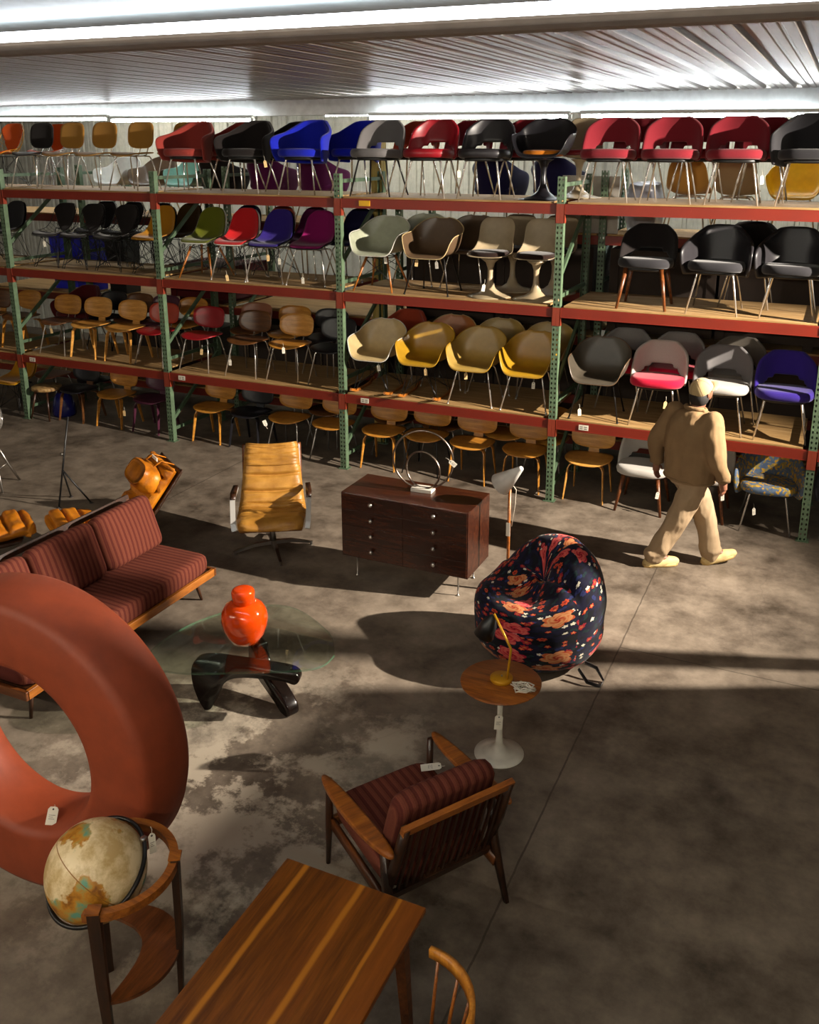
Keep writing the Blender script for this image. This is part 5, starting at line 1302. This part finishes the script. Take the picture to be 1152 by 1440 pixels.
# boots
def boot(ft, pitch, nm):
    g = G(); a = GO*math.cos(pitch)+U*math.sin(pitch); n_ = Vector((-GO.y, GO.x, 0))
    heel = ft-GO*.09+U*.035
    P = [heel, heel+a*.08, heel+a*.17, heel+a*.25]
    g.tube(P, [.052, .055, .056, .042], 14); g.sphere(P[0], (.05, .05, .045), 12, 8); g.sphere(P[-1]+U*.004, (.042, .042, .034), 12, 8)
    g.tube([heel+a*.03+U*.01, heel+a*.02+U*.13], [.05, .052], 14)
    o = smooth_body(nm, g, 'boot', body, .009, 3, .003, 20)
    s = G(); v = []
    for (t_, w_) in ((-.045, .028), (0, .048), (.08, .045), (.17, .055), (.24, .045), (.275, .02)):
        for sg in (-1, 1): v.append(heel-U*.034*math.cos(pitch)+a*t_+n_*w_*sg)
    vv = v+[p+U*.03 for p in v]; m = len(v); f = []
    for i in range(0, m-2, 2): f += [(i, i+1, i+3, i+2), (m+i, m+i+2, m+i+3, m+i+1), (i, i+2, m+i+2, m+i), (i+1, m+i+1, m+i+3, i+3)]
    f += [(0, m, m+1, 1), (m-2, m-1, 2*m-1, 2*m-2)]
    mk('sole', vv, f, 'boot_sole', o)
boot(footR, .0, 'boot'); boot(footL, .22, 'boot')
# hair and cap
g = G(); hb = head-lookv*.02
g.sphere(hb-U*.012-lookv*.02, (.086, .086, .092), 20, 12)
hr = smooth_body('hair', g, 'hair', body, .01, 2)
for v in hr.data.vertices:
    rel = v.co-head
    if rel.dot(lookv) > .02: v.co -= lookv*(rel.dot(lookv)-.02)
g = G(); capax = (U-lookv*(U.dot(lookv)*.9)).normalized(); cs = capax.cross(lookv).normalized(); cf = cs.cross(capax)*-1
if cf.dot(lookv) < 0: cf = -cf
v = []; f = []; n = 32; m = 9; cb = head+capax*.018
for i in range(m):
    ph = (math.pi/2)*i/(m-1)*.985
    for j in range(n):
        a = 2*math.pi*j/n; rr = .098*math.cos(ph)**.8
        v.append(cb+cs*rr*.95*math.cos(a)+cf*rr*1.05*math.sin(a)+capax*.105*math.sin(ph))
for i in range(m-1):
    for j in range(n): f.append((i*n+j, i*n+(j+1) % n, (i+1)*n+(j+1) % n, (i+1)*n+j))
f.append(tuple((m-1)*n+j for j in range(n)))
cap = mk('cap', v, f, 'cap_cloth', body); bake(cap, SOL(.004, 1))
if len(cap.data.materials) == 0: cap.data.materials.append(M['cap_cloth'])
v = []; f = []; k = 13
for i in range(4):
    for j in range(k):
        a = R(25+130*j/(k-1)); q = i/3
        v.append(cb+cs*math.cos(a)*(.094+.008*q)+cf*(math.sin(a)*(.100+.075*q))+capax*(-.004-.03*q*q+.012*math.sin(a)*q))
for i in range(3):
    for j in range(k-1): f.append((i*k+j, i*k+j+1, (i+1)*k+j+1, (i+1)*k+j))
br = mk('brim', v, f, 'cap_cloth', cap); bake(br, SOL(.005, 0), SUB())
if len(br.data.materials) == 0: br.data.materials.append(M['cap_cloth'])
G().sphere(cb+capax*.107, .007, 8, 6).obj('button', 'cap_cloth', cap)
sm = G()
for j in range(6):
    a = 2*math.pi*(j+.5)/6
    sm.tube([cb+cs*.098*math.cos(ph)**.8*.975*math.cos(a)+cf*.098*math.cos(ph)**.8*1.075*math.sin(a)+capax*.108*math.sin(ph) for ph in [i*.19 for i in range(9)]], .0022, 5)
sm.obj('panel_seam', 'khaki', cap)
# ---------------------------------------------------------------- paper tags
def price_tag(x, y, z, rz, label, mat='paper', tilt=0., w=.034, h=.075, s=.05, flat=False):
    t = empty('hanging_price_tag', (x, y, z), rz, label, 'tag', 'paper tags tied to the furniture')
    v = [(-w/2, 0, -h), (w/2, 0, -h), (w/2, 0, -.012), (w/2-.01, 0, 0), (-w/2+.01, 0, 0), (-w/2, 0, -.012)]
    vv = [(a, b-.001, c) for a, b, c in v]+[(a, b+.001, c) for a, b, c in v]
    f = [tuple(reversed(range(6))), tuple(range(6, 12))]+[(i, (i+1) % 6, 6+(i+1) % 6, 6+i) for i in range(6)]
    o = mk('card', vv, f, mat, t, smooth=False)
    p = G()
    for k, (a, b) in enumerate(((-.6, .6), (-.6, .2), (-.6, .5))): p.box(a*w/2, b*w/2, -.0016, -.001, -h*.45-k*.009-.002, -h*.45-k*.009)
    m = [(.005*math.cos(q), 0, -.012+.005*math.sin(q)) for q in [2*math.pi*i/10 for i in range(10)]]
    p.add([(a, -.0014, c) for a, b, c in m]+[(a, -.001, c) for a, b, c in m], [tuple(range(10))]+[(i, (i+1) % 10, 10+(i+1) % 10, 10+i) for i in range(10)])
    p.obj('print', 'ink', o, smooth=False)
    G().tube([(0, 0, -.012), (.004, .002, s*.5), (0, .004, s)], .0015, 5).obj('string', 'white_cord', t)
    t.rotation_euler = (R(-90) if flat else 0, R(tilt), R(rz)) if not flat else (R(-84), 0, R(rz))
    return t
W = 20
TG = [(-9.45, 9.0, 2.47, 'white tag hanging among the black wire chairs on the middle shelf', 'paper'), (-6.60, 9.0, 2.19, 'tan tag lying under the scarlet shell chair on the middle shelf', 'manila'), (-6.02, 9.02, 2.45, 'tan tag hanging under the violet shell chair', 'manila'),
      (-5.86, 9.01, 2.42, 'white tag hanging between the violet and magenta shell chairs', 'paper'), (-5.55, 9.0, 2.22, 'small white tag at the foot of the magenta shell chair', 'paper'), (-4.50, 9.0, 2.50, 'white tag hanging under the pale green tub chair', 'paper'), (-4.12, 9.0, 2.49, 'tan tag hanging under the brown tub chair', 'manila'),
      (-3.92, 9.06, 2.47, 'grey tag hanging right of the tan one under the brown tub chair', 'grey_board'), (-3.35, 9.0, 2.27, 'small white tag on the stem of the left pedestal chair', 'paper'), (-3.64, 8.98, 3.42, 'long cream tag hanging by the black leather chair on the top shelf', 'paper'), (-5.98, 8.98, 3.50, 'tan tag hanging between the black and blue armchairs', 'manila'), (-.72, 8.96, 3.40, 'white tag hanging on the leg of the rightmost top-shelf armchair', 'paper'),
      (-9.50, 9.0, 1.32, 'tan tag hanging under the thin-legged plywood chair, bottom shelf', 'manila'), (-7.05, 9.02, 1.25, 'tan tag hanging on a rear leg of the crimson chair', 'manila'), (-6.62, 9.0, 1.16, 'cream tag hanging on the front leg of the walnut plywood chair', 'paper'), (-5.85, 9.0, 1.38, 'white tag under the back of the light honey chair', 'paper'),
      (-4.60, 9.0, 1.29, 'cream tag hanging under the cream rocking chair', 'paper'), (-4.02, 9.0, 1.30, 'tan tag hanging under the yellow rocking chair', 'manila'), (-3.55, 9.02, 1.30, 'tan tag under the ochre tub chair', 'manila'), (-2.78, 9.0, 1.28, 'white tag hanging under the deep yellow tub chair', 'paper'), (-2.27, 8.965, 1.06, 'white tag on the deck edge under the dark grey tub chair', 'paper'),
      (-1.42, 9.02, 1.22, 'tan tag on the rear leg of the crimson-seated chair', 'manila'), (-8.36, 9.0, .31, 'cream tag hanging on the plum plywood chair under the rack', 'manila'), (-1.42, 8.97, .28, 'white tag on the wooden leg of the white chair left of the person', 'paper'), (-.80, 8.98, .36, 'white tag on the chair leg right of the person', 'paper'), (-.50, 9.0, .25, 'white tag hanging under the checked armchair', 'paper')]
for x, y, z, l, m in TG: price_tag(x, y-.02, z, random.uniform(5, 40), l, m, random.uniform(-10, 10))
price_tag(-1.59, 4.665, .30, 25, 'cream tag hanging on the stem of the white pedestal table', 'paper', 3, .05, .10, .06)
price_tag(-2.79, 6.73, 1.12, 20, 'white tag hanging on the larger bronze ring of the small sculpture', 'paper', -50, .04, .07, .04)
t = price_tag(-1.645, 3.89, .458, 0, 'white tag lying on the striped seat of the wooden armchair', 'paper', 0, .055, .11, .02, True); t.rotation_euler = (R(-86), 0, R(-60))
t = price_tag(-3.30, 2.80, .45, 15, 'white tag lying inside the terracotta ring', 'paper', 0, .055, .085, .01); t.rotation_euler = (R(-40), 0, R(20))
price_tag(-2.37, 2.48, .87, 60, 'white tag tied to the dark ring of the floor globe', 'paper', 0, .03, .10, .03)
price_tag(-4.80, 7.02, 1.09, 31, 'white tag at the top left corner of the caramel lounge chair', 'paper', 160, .035, .06, .03)
# ---------------------------------------------------------------- light
w = bpy.data.worlds.new('World'); bpy.context.scene.world = w; w.use_nodes = True
bg = w.node_tree.nodes['Background']; bg.inputs[0].default_value = (.62, .60, .55, 1); bg.inputs[1].default_value = .2
def lamp(name, typ, loc, energy, col, **k):
    d = bpy.data.lights.new(name, typ); d.energy = energy; d.color = col
    for a, b in k.items(): setattr(d, a, b)
    o = bpy.data.objects.new(name, d); C.objects.link(o); o.location = loc; return o
# hard work light on a stand beyond the added blocker, just outside the picture
key = lamp('work_light', 'SPOT', (3.3, 7.75, 3.9), 9000, (1., .89, .76), shadow_soft_size=.04, spot_size=R(80), spot_blend=1.)
key.rotation_euler = (Vector((-9, 6.2, 0))-key.location).to_track_quat('-Z', 'Y').to_euler()
# post that stripes the light through the gap
p = post('tmp', 0, None, 3.3); p.name = 'rack_upright_frame'; p.location = (1.6, 7.14, 0); p.rotation_euler[2] = R(70)
tag(p, 'single green perforated post by the added light blocker, outside the right edge', 'rack upright')

# ---------------------------------------------------------------- camera
cd = bpy.data.cameras.new('camera'); cam = bpy.data.objects.new('camera', cd); C.objects.link(cam)
cam.location = (0, 0, 3.65); cam.rotation_euler = (R(90-15.75), 0, R(24.4))
f_px = 1294.; cd.sensor_fit = 'VERTICAL'; cd.sensor_height = 36; cd.lens = f_px*36/1440
cd.shift_x = -(592-576)/1440; cd.shift_y = (571-720)/1440
cd.clip_start = .05; cd.clip_end = 100
sc = bpy.context.scene; sc.camera = cam
sc.view_settings.view_transform = 'Standard'; sc.view_settings.look = 'None'; sc.view_settings.gamma = 1; sc.view_settings.exposure = 0.
sc.cycles.use_denoising = True if hasattr(sc, 'cycles') else False
sc.cycles.max_bounces = 8; sc.cycles.transparent_max_bounces = 24
sc.cycles.sample_clamp_indirect = 6
